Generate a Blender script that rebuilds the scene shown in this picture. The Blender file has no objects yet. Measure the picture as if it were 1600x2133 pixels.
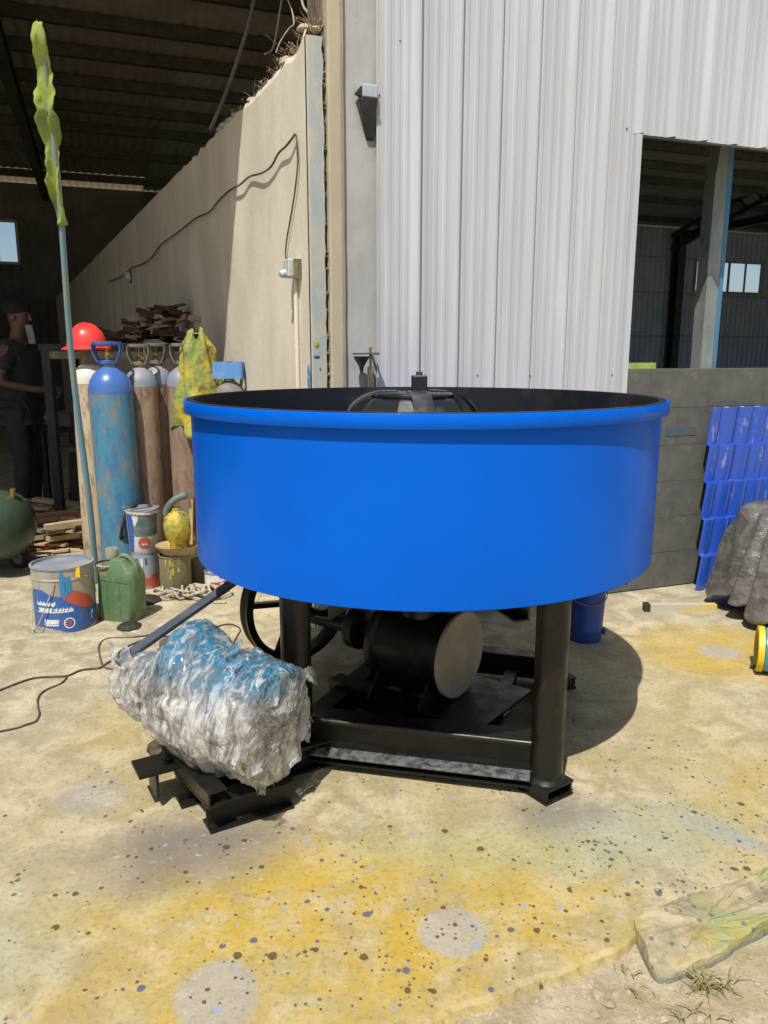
import bpy, bmesh, math, random
from mathutils import Vector, Matrix, noise
R = math.radians
sc = bpy.context.scene
col = sc.collection
random.seed(7)

# ------------------------------------------------------------------ camera, sky, sun, exposure
CAM_H, PITCH, FPX = 1.4, R(11.528), 1603.0
cam = bpy.data.cameras.new('camera'); cam_o = bpy.data.objects.new('camera', cam); col.objects.link(cam_o)
cam.sensor_fit = 'HORIZONTAL'; cam.sensor_width = 36.0; cam.lens = 36.0 * FPX / 1600.0
cam.clip_start = 0.05; cam.clip_end = 2000
cam_o.location = (0, 0, CAM_H); cam_o.rotation_euler = (R(90) - PITCH, 0, 0)
sc.camera = cam_o

SUN_DIR = Vector((0.18, 0.56, -1.0)).normalized()          # the way the light travels
world = bpy.data.worlds.new('World'); sc.world = world; world.use_nodes = True
wn = world.node_tree.nodes; wl = world.node_tree.links
sky = wn.new('ShaderNodeTexSky'); sky.sky_type = 'NISHITA'; sky.sun_disc = False
sky.sun_elevation = math.asin(-SUN_DIR.z); sky.sun_rotation = math.atan2(-SUN_DIR.x, -SUN_DIR.y)
sky.air_density = 1.0; sky.dust_density = 1.6; sky.ozone_density = 1.0
wn['Background'].inputs['Strength'].default_value = 0.10
wl.new(sky.outputs['Color'], wn['Background'].inputs['Color'])
sun = bpy.data.lights.new('sun', 'SUN'); sun.energy = 4.6; sun.angle = R(0.53); sun.color = (1.0, 0.95, 0.86)
sun_o = bpy.data.objects.new('sun', sun); col.objects.link(sun_o)
sun_o.rotation_euler = SUN_DIR.to_track_quat('-Z', 'Y').to_euler(); sun_o.location = (-4, -8, 20)
vs = sc.view_settings; vs.view_transform = 'Standard'; vs.look = 'None'; vs.gamma = 1.0; vs.exposure = 0.05
vs.use_curve_mapping = False
sc.cycles.use_denoising = True
sc.cycles.max_bounces = 7; sc.cycles.caustics_reflective = False; sc.cycles.caustics_refractive = False

# ------------------------------------------------------------------ helpers: places
_c, _s = math.cos(PITCH), math.sin(PITCH)
def ray(px, py):
    a = (px - 800) / FPX; b = -(py - 1066.5) / FPX
    return Vector((a, _c + b * _s, -_s + b * _c))
def gnd(px, py, z=0.0):
    r = ray(px, py); return Vector((0, 0, CAM_H)) + r * ((z - CAM_H) / r.z)
def atY(px, py, Y):
    r = ray(px, py); return Vector((0, 0, CAM_H)) + r * (Y / r.y)
FO = Vector((0, 3.923, 0)); FD = Vector((.9385, .3453, 0)); FN = Vector((-.3453, .9385, 0))
def fw(s, z, off=0.0):                     # a point on the shed front: s along it, off towards the yard
    return FO + FD * s - FN * off + Vector((0, 0, z))
SQ = Vector((-.356, 3.792, 0)); SWD = Vector((-.4399, .8980, 0)); SWN = Vector((-.8980, -.4399, 0))
def sw(t, z, off=0.0):                     # a point on the side wall's inner face: t inwards, off out of the face
    return SQ + SWD * t + SWN * off + Vector((0, 0, z))
def on_sw(px, py, off=0.0):
    r = ray(px, py); o = Vector((0, 0, CAM_H)); k = (sw(0, 0, off) - o).dot(SWN) / r.dot(SWN); return o + r * k
def on_fw(px, py, off=0.0):
    r = ray(px, py); o = Vector((0, 0, CAM_H)); k = (fw(0, 0, off) - o).dot(FN) / r.dot(FN); return o + r * k
def nz(v, sc_=1.0, seed=0.0):
    return noise.noise(Vector(v) * sc_ + Vector((seed, seed * 1.7, seed * .3)))

# ------------------------------------------------------------------ helpers: materials
class N:
    """tiny wrapper round a node tree"""
    def __init__(s, name):
        s.m = bpy.data.materials.new(name); s.m.use_nodes = True
        s.t = s.m.node_tree; s.n = s.t.nodes; s.bsdf = s.n['Principled BSDF']
        s.tc = s.n.new('ShaderNodeTexCoord').outputs['Object']
    def link(s, a, b): s.t.links.new(a, b)
    def put(s, sock, v):
        if hasattr(v, 'links'): s.link(v, sock)
        elif isinstance(v, (tuple, list)): sock.default_value = (*v, 1.0) if len(v) == 3 and len(sock.default_value) == 4 else tuple(v)
        else: sock.default_value = v
    def mapping(s, scale=(1, 1, 1), loc=(0, 0, 0), src=None):
        m = s.n.new('ShaderNodeMapping'); s.link(src or s.tc, m.inputs['Vector'])
        m.inputs['Scale'].default_value = scale; m.inputs['Location'].default_value = loc; return m.outputs[0]
    def noise(s, scale=5, detail=4, rough=.55, vec=None, dist=0.0, out='Fac'):
        n = s.n.new('ShaderNodeTexNoise'); s.link(vec or s.tc, n.inputs['Vector'])
        n.inputs['Scale'].default_value = scale; n.inputs['Detail'].default_value = detail
        n.inputs['Roughness'].default_value = rough; n.inputs['Distortion'].default_value = dist
        return n.outputs[out]
    def voronoi(s, scale=5, vec=None, feature='F1', rnd=1.0):
        n = s.n.new('ShaderNodeTexVoronoi'); s.link(vec or s.tc, n.inputs['Vector']); n.feature = feature
        n.inputs['Scale'].default_value = scale; n.inputs['Randomness'].default_value = rnd; return n
    def ramp(s, v, lo, hi, a=0.0, b=1.0):
        n = s.n.new('ShaderNodeMapRange'); n.interpolation_type = 'SMOOTHSTEP'
        s.link(v, n.inputs['Value']); n.inputs['From Min'].default_value = lo; n.inputs['From Max'].default_value = hi
        n.inputs['To Min'].default_value = a; n.inputs['To Max'].default_value = b; return n.outputs[0]
    def math(s, op, a, b=0.0, clamp=False):
        n = s.n.new('ShaderNodeMath'); n.operation = op; n.use_clamp = clamp
        s.put(n.inputs[0], a); s.put(n.inputs[1], b); return n.outputs[0]
    def mix(s, f, a, b):
        n = s.n.new('ShaderNodeMix'); n.data_type = 'RGBA'
        s.put(n.inputs[0], f); s.put(n.inputs[6], a); s.put(n.inputs[7], b); return n.outputs[2]
    def sep(s, vec=None):
        n = s.n.new('ShaderNodeSeparateXYZ'); s.link(vec or s.tc, n.inputs[0]); return n.outputs
    def blob(s, cx, cy, rx, ry, soft=.5, rot=0.0, wob=.0, vec=None):
        """1 inside an ellipse on the ground, falling to 0 outside"""
        m = s.n.new('ShaderNodeMapping'); m.vector_type = 'TEXTURE'; s.link(vec or s.tc, m.inputs['Vector'])
        m.inputs['Location'].default_value = (cx, cy, 0); m.inputs['Scale'].default_value = (rx, ry, 1e3)
        m.inputs['Rotation'].default_value = (0, 0, rot)
        l = s.n.new('ShaderNodeVectorMath'); l.operation = 'LENGTH'; s.link(m.outputs[0], l.inputs[0])
        d = l.outputs['Value']
        if wob:
            if not hasattr(s, 'wn'): s.wn = s.math('SUBTRACT', s.noise(9, 5, .6), .5)
            d = s.math('ADD', d, s.math('MULTIPLY', s.wn, wob))
        return s.ramp(d, 1 + soft, 1 - soft)
    def bump(s, h, strength=.3, dist=.01):
        b = s.n.new('ShaderNodeBump'); s.link(h, b.inputs['Height']); b.inputs['Strength'].default_value = strength
        b.inputs['Distance'].default_value = dist; s.link(b.outputs[0], s.bsdf.inputs['Normal'])
    def done(s, color, rough=.6, metal=0.0, spec=None, coat=None, **kw):
        s.put(s.bsdf.inputs['Base Color'], color); s.put(s.bsdf.inputs['Roughness'], rough); s.put(s.bsdf.inputs['Metallic'], metal)
        if spec is not None: s.bsdf.inputs['Specular IOR Level'].default_value = spec
        if coat: s.bsdf.inputs['Coat Weight'].default_value = coat[0]; s.bsdf.inputs['Coat Roughness'].default_value = coat[1]
        for k, v in kw.items(): s.put(s.bsdf.inputs[k.replace('_', ' ')], v)
        return s.m

def worn(name, c1, c2, scale=6, lo=.45, hi=.65, rough=.6, metal=0.0, bump=.2, bscale=40, stretch=(1, 1, 1), c3=None, lo3=.55, hi3=.7, spec=None, coat=None):
    m = N(name); v = m.mapping(stretch)
    f = m.ramp(m.noise(scale, 6, .62, v), lo, hi)
    c = m.mix(f, c1, c2)
    if c3: c = m.mix(m.ramp(m.noise(scale * 2.7, 5, .65, m.mapping(stretch, (3.1, 7.7, 1.3))), lo3, hi3), c, c3)
    if bump: m.bump(m.noise(bscale, 6, .6, v), bump, .004)
    return m.done(c, rough, metal, spec, coat)

MAT = {}
def build_materials():
    # sprayed blue enamel of the pan
    m = N('blue_enamel'); x, y, z = m.sep()
    f = m.noise(2.2, 3, .5)
    c = m.mix(m.ramp(f, .35, .7), (.0003, .118, .64), (.0005, .104, .57))
    dust = m.ramp(m.noise(26, 6, .7, m.mapping((1, 1, .35))), .62, .82, 0, .05)
    c = m.mix(dust, c, (.30, .34, .42))
    m.bump(m.noise(7, 3, .45), .12, .01)
    MAT['blue'] = m.done(c, m.ramp(m.noise(9, 4), .3, .7, .30, .42), 0, .08, (.08, .05))
    m = N('pan_black'); c = m.mix(m.ramp(m.noise(8, 5), .45, .7), (.012, .014, .019), (.03, .032, .036))
    MAT['pan_black'] = m.done(c, .45)
    m = N('black_enamel'); c = m.mix(m.ramp(m.noise(18, 6, .65), .55, .75), (.010, .009, .008), (.035, .030, .025))
    m.bump(m.noise(35, 4), .15, .003)
    MAT['black'] = m.done(c, m.ramp(m.noise(14, 5), .35, .7, .30, .52), 0, .45)
    MAT['scuffed'] = worn('scuffed_black_glare', (.05, .049, .05), (.17, .168, .17), 30, .36, .62, .26, 0, .4, 60, (1, 1, 1), (.03, .03, .03), .56, .68)  # scuffed black whose greys paint in the glare on the beam's ledge
    m = N('hub_paint'); c = m.mix(m.ramp(m.noise(12, 6), .45, .7), (.022, .024, .03), (.09, .09, .095))
    m.bump(m.noise(40, 4), .2, .003); MAT['hub'] = m.done(c, .33, .2)
    MAT['disc'] = worn('primer_disc', (.29, .24, .185), (.37, .31, .24), 7, .35, .7, .7, 0, .15)
    MAT['belt'] = worn('rubber_belt', (.07, .085, .115), (.11, .125, .15), 14, .4, .7, .42, 0, .2, 60)  # black rubber with its sky sheen put into the blue-grey colour
    MAT['pulley'] = worn('cast_pulley', (.012, .012, .014), (.05, .045, .04), 10, .5, .75, .4, .3, .2)
    # crumpled stretch film, blue overspray on its upper side
    m = N('stretch_film')
    mp = m.n.new('ShaderNodeMapping'); m.link(m.tc, mp.inputs[0]); mp.inputs['Rotation'].default_value = (0, 0, math.atan2(.51, .86)); ax = mp.outputs[0]   # x runs along the motor
    wr = m.noise(4.5, 5, .6, m.mapping((1, 1, 1), (0, 0, 0), ax), .8)
    st = m.noise(7, 7, .68, m.mapping((3.4, .8, .8), (0, 0, 0), ax), 1.1)
    s2 = m.noise(13, 6, .65, m.mapping((2.4, 1.1, .9), (4, 1, 2), ax), 1.8)
    c = m.mix(m.ramp(st, .34, .60), (.52, .50, .46), (.80, .80, .79))
    x, y, z = m.sep()
    top = m.math('ADD', z, m.math('MULTIPLY', m.math('SUBTRACT', m.noise(5, 5, .65), .5), .26))
    bl = m.math('MULTIPLY', m.ramp(top, .385, .49), m.ramp(s2, .42, .62, 1, .25)); c = m.mix(bl, c, (.02, .22, .40))
    m.bump(m.math('ADD', m.math('MULTIPLY', st, .9), m.math('MULTIPLY', s2, .6)), .85, .03)
    al = m.math('MAXIMUM', m.ramp(m.math('ADD', m.math('MULTIPLY', st, .6), m.math('MULTIPLY', s2, .5)), .42, .66, .30, .90), m.math('MULTIPLY', bl, .9))
    MAT['film'] = m.done(c, m.ramp(s2, .3, .7, .08, .26), 0, .9, (.9, .06), Alpha=al)
    MAT['motor'] = worn('motor_paint', (.10, .095, .085), (.22, .19, .14), 6, .4, .65, .5, .1, .2)
    m = N('grey_sheeting'); wr = m.noise(4, 7, .7, m.mapping((1, 1, 2)), 1.2)
    c = m.mix(m.ramp(wr, .4, .65), (.085, .08, .075), (.19, .182, .172))
    fo = m.noise(7, 5, .6, m.mapping((.6, 1.6, 1.0)), 2.0); m.bump(m.math('ADD', wr, fo), .45, .025); MAT['tarp'] = m.done(c, m.ramp(fo, .3, .7, .16, .34), 0, .7, (.6, .1))
    MAT['red_wood'] = worn('red_brown_boards', (.16, .05, .025), (.07, .045, .03), 9, .4, .6, .8, 0, .3)
    # yard concrete -----------------------------------------------------------------
    m = N('yard_concrete'); tc = m.tc
    fine = m.noise(60, 8, .7); mid = m.noise(7, 7, .65, None, .6); big = m.noise(1.3, 5, .6)
    c = m.mix(m.ramp(mid, .38, .63), (.32, .275, .19), (.58, .515, .385))
    c = m.mix(m.ramp(big, .40, .62, 0, .6), c, (.37, .335, .215))
    c = m.mix(m.ramp(m.noise(3.1, 6, .7, m.mapping((1, 1, 1), (4, 9, 0)), .8), .50, .68, 0, .62), c, (.30, .305, .215))
    ys = None
    for a in [(-.10, 1.69, .72, .34, .62, -.05, .55), (-.36, 1.40, .55, .26, .7, 0, .5), (.30, 1.82, .42, .22, .6, .2, .5),
              (1.25, 2.17, .48, .30, .5, .5, .6), (1.60, 3.50, .42, .36, .5, 0, .5), (-.83, 3.2, .26, .5, .6, 0, .7),
              (.15, 2.2, 1.5, .5, .6, 0, .8), (.9, 3.0, .7, 1.1, .6, 0, .8), (-.9, 2.75, .25, .35, .7, 0, .7)]:
        b = m.blob(*a[:2], a[2], a[3], a[4], a[5], a[6])
        w = {0: .88, 1: .72, 2: .80, 3: .55, 4: .80, 5: .42, 6: .24, 7: .26, 8: .34}[len(str(ys)) and [(-.10, 1.69), (-.36, 1.40), (.30, 1.82), (1.25, 2.17), (1.60, 3.50), (-.83, 3.2), (.15, 2.2), (.9, 3.0), (-.9, 2.75)].index(a[:2])]
        b = m.math('MULTIPLY', b, w)
        ys = b if ys is None else m.math('MAXIMUM', ys, b)
    ys = m.math('MULTIPLY', ys, m.ramp(m.noise(5, 8, .75, None, .8), .34, .60, .40, 1))
    clear = None
    for a in [(.173, 1.662, .088, .082, .12, 0, .35), (-.374, 1.468, .088, .10, .12, 0, .5), (1.617, 3.494, .10, .085, .2, 0, .4)]:
        b = m.blob(*a); clear = b if clear is None else m.math('MAXIMUM', clear, b)
    ys = m.math('MULTIPLY', ys, m.math('SUBTRACT', 1.0, m.math('MULTIPLY', clear, .93)))
    c = m.mix(ys, c, (.50, .335, .028))
    c = m.mix(m.math('MULTIPLY', clear, .8), c, m.mix(m.ramp(fine, .35, .65), (.30, .27, .20), (.50, .44, .34)))
    # drifts of blue and green-grey overspray, plus shade painted beside motor and right foot
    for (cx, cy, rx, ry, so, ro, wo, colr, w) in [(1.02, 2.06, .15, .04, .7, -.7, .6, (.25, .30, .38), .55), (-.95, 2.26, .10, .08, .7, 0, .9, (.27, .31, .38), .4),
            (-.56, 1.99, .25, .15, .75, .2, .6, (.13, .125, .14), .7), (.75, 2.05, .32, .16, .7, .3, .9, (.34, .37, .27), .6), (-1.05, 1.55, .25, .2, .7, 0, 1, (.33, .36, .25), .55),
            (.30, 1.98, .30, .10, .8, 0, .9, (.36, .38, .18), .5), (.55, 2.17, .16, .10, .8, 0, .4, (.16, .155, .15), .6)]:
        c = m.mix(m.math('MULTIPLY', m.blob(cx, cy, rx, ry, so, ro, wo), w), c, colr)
    # pale scuffs
    c = m.mix(m.ramp(m.noise(5, 8, .75, m.mapping((1, 2.2, 1), (1, 2, 0)), 1.0), .60, .74, 0, .55), c, (.62, .53, .39))
    c = m.mix(m.ramp(fine, .48, .68, 0, .55), c, (.21, .165, .095))
    c = m.mix(m.ramp(m.noise(24, 8, .75, m.mapping((1, 1.8, 1), (6, 6, 0)), .5), .56, .70, 0, .5), c, (.66, .57, .43))
    # paint drips: round specks, thick in front of the machine, thin elsewhere
    dens = m.math('MAXIMUM', m.blob(.0, 1.63, .50, .24, .6, 0, .6), m.math('MAXIMUM', m.math('MULTIPLY', m.blob(.75, 1.95, .55, .25, .6, .3, .4), .8), m.math('MULTIPLY', m.blob(.5, 2.2, 1.6, .55, .3), .35)))
    dens = m.math('MAXIMUM', dens, m.math('MULTIPLY', m.blob(-.2, 1.7, 1.6, .7, .4), .30))
    clus = m.ramp(m.noise(6.5, 3, .6, m.mapping((1, 1, 1), (8, 3, 0))), .40, .62, .10, .85)
    wob = m.n.new('ShaderNodeVectorMath'); wob.operation = 'ADD'; m.link(tc, wob.inputs[0])
    wsc = m.n.new('ShaderNodeVectorMath'); wsc.operation = 'SCALE'; m.link(m.noise(70, 2, .5, None, 0, 'Color'), wsc.inputs[0]); wsc.inputs['Scale'].default_value = .008
    m.link(wsc.outputs[0], wob.inputs[1]); wv = wob.outputs[0]
    for sc_, r0, off in ((22, .25, 0), (36, .26, 3.7), (58, .27, 9.1)):
        vo = m.voronoi(sc_, m.mapping((1, 1, 0), (off, off, 0), wv))
        cr = m.sep(vo.outputs['Color'])
        rad = m.math('MULTIPLY', m.math('ADD', m.math('MULTIPLY', cr[1], .7), .35), r0)
        dot = m.ramp(m.math('SUBTRACT', vo.outputs['Distance'], rad), .05, -.03)
        here = m.math('LESS_THAN', cr[0], m.math('MULTIPLY', dens, clus))
        tint = m.mix(m.math('GREATER_THAN', cr[2], .68), (.085, .060, .022), m.mix(m.math('GREATER_THAN', cr[2], .95), (.075, .105, .145), (.26, .36, .48)))
        c = m.mix(m.math('MULTIPLY', m.math('MULTIPLY', dot, here), .88), c, tint)
    m.bump(m.math('ADD', m.math('MULTIPLY', fine, .35), mid), .35, .012)
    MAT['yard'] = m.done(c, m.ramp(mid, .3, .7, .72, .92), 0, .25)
    m = N('sandy_soil'); c = m.mix(m.ramp(m.noise(9, 8, .7), .35, .65), (.40, .325, .20), (.60, .51, .36))
    c = m.mix(m.ramp(m.noise(3, 5), .5, .7, 0, .6), c, (.36, .31, .14)); c = m.mix(m.ramp(m.noise(70, 6, .7), .58, .72, 0, .6), c, (.24, .16, .08))
    m.bump(m.noise(45, 8, .7), .7, .02); MAT['soil'] = m.done(c, .95, 0, .1)
    m = N('broken_concrete'); x, y, z = m.sep()
    c = m.mix(m.ramp(m.noise(9, 7, .7), .35, .65), (.30, .265, .16), (.52, .44, .28))
    c = m.mix(m.ramp(m.noise(4, 6, .6, m.mapping((1, 1, 1), (2, 2, 2))), .48, .62, 0, .7), c, (.30, .36, .14))
    side = m.math('MULTIPLY', m.ramp(z, .082, .062), m.ramp(m.noise(6, 4, .5, m.mapping((1, 1, .2))), .34, .5))
    c = m.mix(m.ramp(m.noise(5, 6, .7, m.mapping((1, 1, 1), (7, 1, 3))), .52, .68, 0, .7), c, (.46, .34, .06)); c = m.mix(m.math('MULTIPLY', side, .85), c, (.20, .28, .28))
    c = m.mix(m.math('MULTIPLY', m.math('LESS_THAN', m.voronoi(26).outputs['Distance'], .17), .7), c, (.10, .12, .14))
    m.bump(m.noise(30, 7, .7), .6, .02); MAT['chunk'] = m.done(c, .9, 0, .2)
    # walls ---------------------------------------------------------------------------
    m = N('side_wall_render'); v = m.mapping((1, 1, .45))
    c = m.mix(m.ramp(m.noise(2.3, 6, .6, v), .35, .68), (.62, .565, .46), (.75, .70, .585))
    c = m.mix(m.ramp(m.noise(6, 6, .7, m.mapping((1, 1, .25), (5, 1, 1))), .55, .75, 0, .4), c, (.52, .49, .41))
    m.bump(m.noise(22, 7, .65), .25, .01); MAT['render'] = m.done(c, .92, 0, .15)
    MAT['render_blue'] = worn('bluish_painted_render', (.46, .45, .39), (.35, .40, .40), 4, .38, .62, .9, 0, .5, 30, (1, 1, .5), (.52, .46, .34), .46, .64)
    MAT['pillar'] = worn('beige_pillar_render', (.42, .36, .26), (.50, .43, .31), 6, .35, .7, .92, 0, .45, 34, (1, 1, .5))
    MAT['grey_conc'] = worn('grey_column_concrete', (.36, .355, .345), (.46, .455, .45), 2.6, .35, .65, .9, 0, .3, 26, (1, 1, .6), (.20, .21, .20), .60, .74)
    MAT['crumb'] = worn('crumbling_mortar', (.09, .075, .055), (.22, .18, .13), 20, .4, .6, .95, 0, .6)
    m = N('white_cladding'); x, y, z = m.sep()
    c = m.mix(m.ramp(m.noise(3, 4, .6, m.mapping((3, 3, .22))), .4, .7), (.49, .505, .535), (.575, .585, .605))
    c = m.mix(m.ramp(m.noise(5, 5, .7, m.mapping((2, 2, .10), (3, 1, 0))), .54, .76, 0, .65), c, (.48, .43, .385))
    c = m.mix(m.ramp(m.noise(40, 5, .7, m.mapping((1, 1, .4))), .64, .78, 0, .35), c, (.50, .49, .48))
    m.bump(m.noise(2.4, 3, .5, m.mapping((4, 4, .5))), .10, .02)
    MAT['cladding'] = m.done(c, .42, .0, .5)
    MAT['block'] = worn('dark_block', (.090, .090, .082), (.135, .132, .118), 5, .35, .7, .8, 0, .5, 40, (1, 1, 1), (.19, .17, .125), .60, .8)
    MAT['joint'] = worn('block_joint', (.095, .092, .083), (.13, .126, .11), 12, .4, .65, .92, 0, .4)
    MAT['bluestripe'] = worn('blue_paint_stripe', (.05, .10, .155), (.10, .105, .10), 9, .38, .58, .7)
    MAT['roof'] = worn('brown_roof_sheet', (.30, .26, .215), (.40, .345, .285), 2, .4, .7, .75, 0, .1, 30)
    MAT['roof_grey'] = worn('grey_roof_sheet', (.40, .40, .40), (.48, .48, .47), 2, .4, .7, .75, 0, .1, 30)
    MAT['steel_dark'] = worn('dark_shed_steel', (.045, .043, .04), (.08, .075, .068), 6, .4, .7, .6, .2, .15)
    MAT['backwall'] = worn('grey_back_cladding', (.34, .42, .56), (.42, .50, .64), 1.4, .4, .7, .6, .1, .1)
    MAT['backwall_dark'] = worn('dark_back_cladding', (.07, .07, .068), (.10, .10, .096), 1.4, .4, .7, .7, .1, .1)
    MAT['girt'] = worn('pale_girt', (.32, .33, .35), (.24, .25, .27), 3, .4, .7, .6)
    m = N('translucent_sheet'); MAT['skylight'] = m.done((.62, .50, .34), .7, 0, .2)
    tr = m.n.new('ShaderNodeBsdfTranslucent'); tr.inputs[0].default_value = (.16, .125, .075, 1); mx = m.n.new('ShaderNodeMixShader')
    mx.inputs[0].default_value = .5; m.link(m.bsdf.outputs[0], mx.inputs[1]); m.link(tr.outputs[0], mx.inputs[2]); m.link(mx.outputs[0], m.n['Material Output'].inputs[0])
    m = N('window_glass'); MAT['glass'] = m.done((.95, .97, 1), .05, 0, .5, Transmission_Weight=1.0, IOR=1.02)
    MAT['post'] = worn('galvanised_post', (.20, .23, .22), (.33, .36, .34), 4, .35, .65, .55, .2, .2, 30, (1, 1, .5), (.16, .13, .09), .6, .75)
    MAT['post_blue'] = worn('blue_post_paint', (.05, .20, .36), (.12, .24, .32), 4, .4, .7, .5)
    # loose things ------------------------------------------------------------------------
    def cyl(name, body, wear, lo, hi, **k):
        k.setdefault('lo3', .50); k.setdefault('hi3', .64); MAT[name] = worn(name, body, wear, 8, lo, hi, .72, 0, .4, 40, (1, 1, .4), **k)
    cyl('cyl_beige', (.46, .36, .24), (.56, .46, .33), .4, .65, c3=(.30, .21, .12))
    cyl('cyl_blue', (.055, .17, .31), (.24, .22, .17), .44, .62, c3=(.06, .23, .36), lo3=.44, hi3=.56)
    cyl('cyl_brown', (.21, .135, .09), (.29, .20, .14), .4, .65, c3=(.16, .10, .065))
    cyl('cyl_tan', (.25, .165, .12), (.34, .245, .175), .38, .62, c3=(.20, .13, .09))
    cyl('cyl_dark', (.16, .15, .15), (.24, .21, .18), .4, .65)
    MAT['sh_white'] = worn('white_shoulder', (.66, .62, .54), (.50, .44, .36), 8, .5, .7, .5)
    MAT['sh_blue'] = worn('blue_shoulder', (.06, .15, .46), (.10, .19, .44), 8, .4, .7, .32)
    MAT['sh_pale'] = worn('pale_blue_shoulder', (.22, .25, .32), (.36, .34, .32), 8, .4, .65, .5)
    MAT['brass'] = worn('brass', (.42, .28, .10), (.22, .14, .06), 20, .4, .7, .4, .8)
    MAT['guard_blue'] = worn('blue_guard', (.035, .10, .36), (.10, .16, .34), 15, .45, .7, .45)
    MAT['guard_grey'] = worn('grey_guard', (.16, .15, .14), (.28, .22, .17), 15, .45, .7, .6)
    MAT['guard_sky'] = worn('sky_blue_guard', (.10, .27, .60), (.18, .33, .58), 15, .45, .7, .5)
    MAT['hat'] = worn('red_plastic', (.88, .05, .045), (.80, .06, .05), 6, .4, .7, .35, 0, .03)
    m = N('splashed_cloth'); n1 = m.noise(5, 5, .6, m.mapping((1, 1, .45)))
    c = m.mix(m.ramp(n1, .38, .55), (.27, .33, .09), (.56, .42, .05)); c = m.mix(m.ramp(m.noise(10, 7, .75), .46, .64), c, (.17, .15, .06)); c = m.mix(m.ramp(m.noise(7, 6, .7, m.mapping((1, 1, .4), (9, 2, 4))), .58, .70), c, (.50, .56, .34))
    m.bump(m.noise(16, 6, .65), .6, .02); MAT['cloth'] = m.done(c, .85, 0, .2)
    m = N('flag_cloth'); c = m.mix(m.ramp(m.noise(8, 5, .6, m.mapping((1, 1, .4))), .4, .65), (.50, .60, .14), (.30, .38, .12)); c = m.mix(m.ramp(m.noise(14, 6, .7), .55, .7, 0, .6), c, (.58, .56, .34))
    MAT['flag'] = m.done(c, .8, 0, .2); tr = m.n.new('ShaderNodeBsdfTranslucent'); m.link(c, tr.inputs[0]); mx = m.n.new('ShaderNodeMixShader')
    mx.inputs[0].default_value = .35; m.link(m.bsdf.outputs[0], mx.inputs[1]); m.link(tr.outputs[0], mx.inputs[2]); m.link(mx.outputs[0], m.n['Material Output'].inputs[0])
    MAT['pole'] = worn('pole_paint', (.16, .30, .38), (.27, .29, .20), 1.3, .4, .6, .55, 0, .2, 40)
    MAT['pail'] = worn('pail_tin', (.44, .41, .34), (.32, .29, .23), 9, .42, .66, .5, .25, .2, 30, (1, 1, .5))
    MAT['pail_blue'] = worn('print_blue', (.03, .115, .40), (.08, .13, .28), 14, .45, .7, .5)
    MAT['pail_red'] = worn('print_red', (.52, .085, .045), (.42, .11, .08), 14, .45, .7, .5)
    MAT['pail_white'] = worn('print_white', (.72, .72, .72), (.5, .5, .52), 20, .5, .75, .5)
    MAT['drip_blue'] = worn('blue_paint_drip', (.03, .22, .48), (.05, .27, .5), 10, .4, .7, .3)
    MAT['tin_pale'] = worn('pale_tin', (.42, .46, .50), (.30, .35, .36), 10, .42, .66, .45, .3, .2)
    MAT['tin_rust'] = worn('stained_tin', (.24, .22, .14), (.15, .12, .07), 9, .4, .65, .7, .1, .4, 30, (1, 1, .4), (.42, .31, .06), .6, .75)
    MAT['jerry'] = worn('green_plastic', (.075, .17, .075), (.13, .20, .10), 6, .35, .65, .6, 0, .35, 25, (1, 1, 1), (.24, .22, .15), .50, .70)
    MAT['jerry_cap'] = worn('jerry_cap', (.32, .30, .21), (.2, .16, .1), 12, .4, .7, .7)
    MAT['yellow_splash'] = worn('yellow_splashed', (.55, .40, .04), (.28, .30, .07), 12, .40, .60, .65, 0, .6, 22, (1, 1, 1), (.13, .115, .06), .52, .64)
    MAT['tray'] = worn('tan_tray', (.55, .40, .19), (.42, .30, .15), 9, .4, .66, .75, 0, .3)
    MAT['gun'] = worn('grey_green_metal', (.12, .18, .17), (.22, .26, .24), 14, .4, .66, .45, .3)
    MAT['rope'] = worn('pale_rope', (.48, .44, .34), (.32, .30, .22), 25, .4, .66, .9, 0, .5, 90)
    MAT['rubber'] = worn('black_rubber', (.018, .018, .018), (.035, .033, .03), 14, .4, .7, .7)
    MAT['cable'] = worn('dusty_cable', (.06, .05, .04), (.14, .12, .085), 18, .4, .66, .85)
    MAT['tank'] = worn('dark_green_tank', (.035, .065, .04), (.055, .085, .05), 5, .4, .7, .35, 0, .1, 20)
    MAT['wood'] = worn('weathered_wood', (.52, .40, .25), (.36, .27, .17), 6, .38, .66, .88, 0, .4, 40, (1, 1, 1))
    MAT['wood_red'] = worn('red_scrap', (.42, .13, .07), (.48, .32, .22), 7, .42, .6, .85)
    MAT['scrap'] = worn('rusty_offcut', (.055, .035, .025), (.17, .10, .06), 11, .4, .65, .7, .3, .3)
    MAT['scrap_pale'] = worn('pale_offcut', (.42, .30, .20), (.20, .13, .08), 9, .42, .66, .7, .1)
    MAT['box_grey'] = worn('grey_carton', (.18, .18, .17), (.25, .25, .23), 5, .4, .7, .85)
    MAT['dark_board'] = worn('dark_board', (.03, .028, .025), (.05, .045, .04), 6, .4, .7, .8)
    MAT['tile'] = worn('blue_tile_paint', (.018, .085, .50), (.035, .11, .46), 4, .35, .7, .25, 0, .2, 14, (2, 2, .5), (.36, .36, .56), .58, .74, .8)  # pale third colour paints highlights onto the blue tiles
    MAT['bucket'] = worn('navy_bucket', (.015, .06, .30), (.03, .09, .30), 6, .4, .7, .45)
    MAT['tube'] = worn('yellowed_tube', (.46, .44, .36), (.62, .46, .10), 7, .45, .6, .75)
    MAT['teal'] = worn('teal_tin', (.03, .25, .36), (.16, .37, .36), 5, .42, .6, .35)
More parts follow.
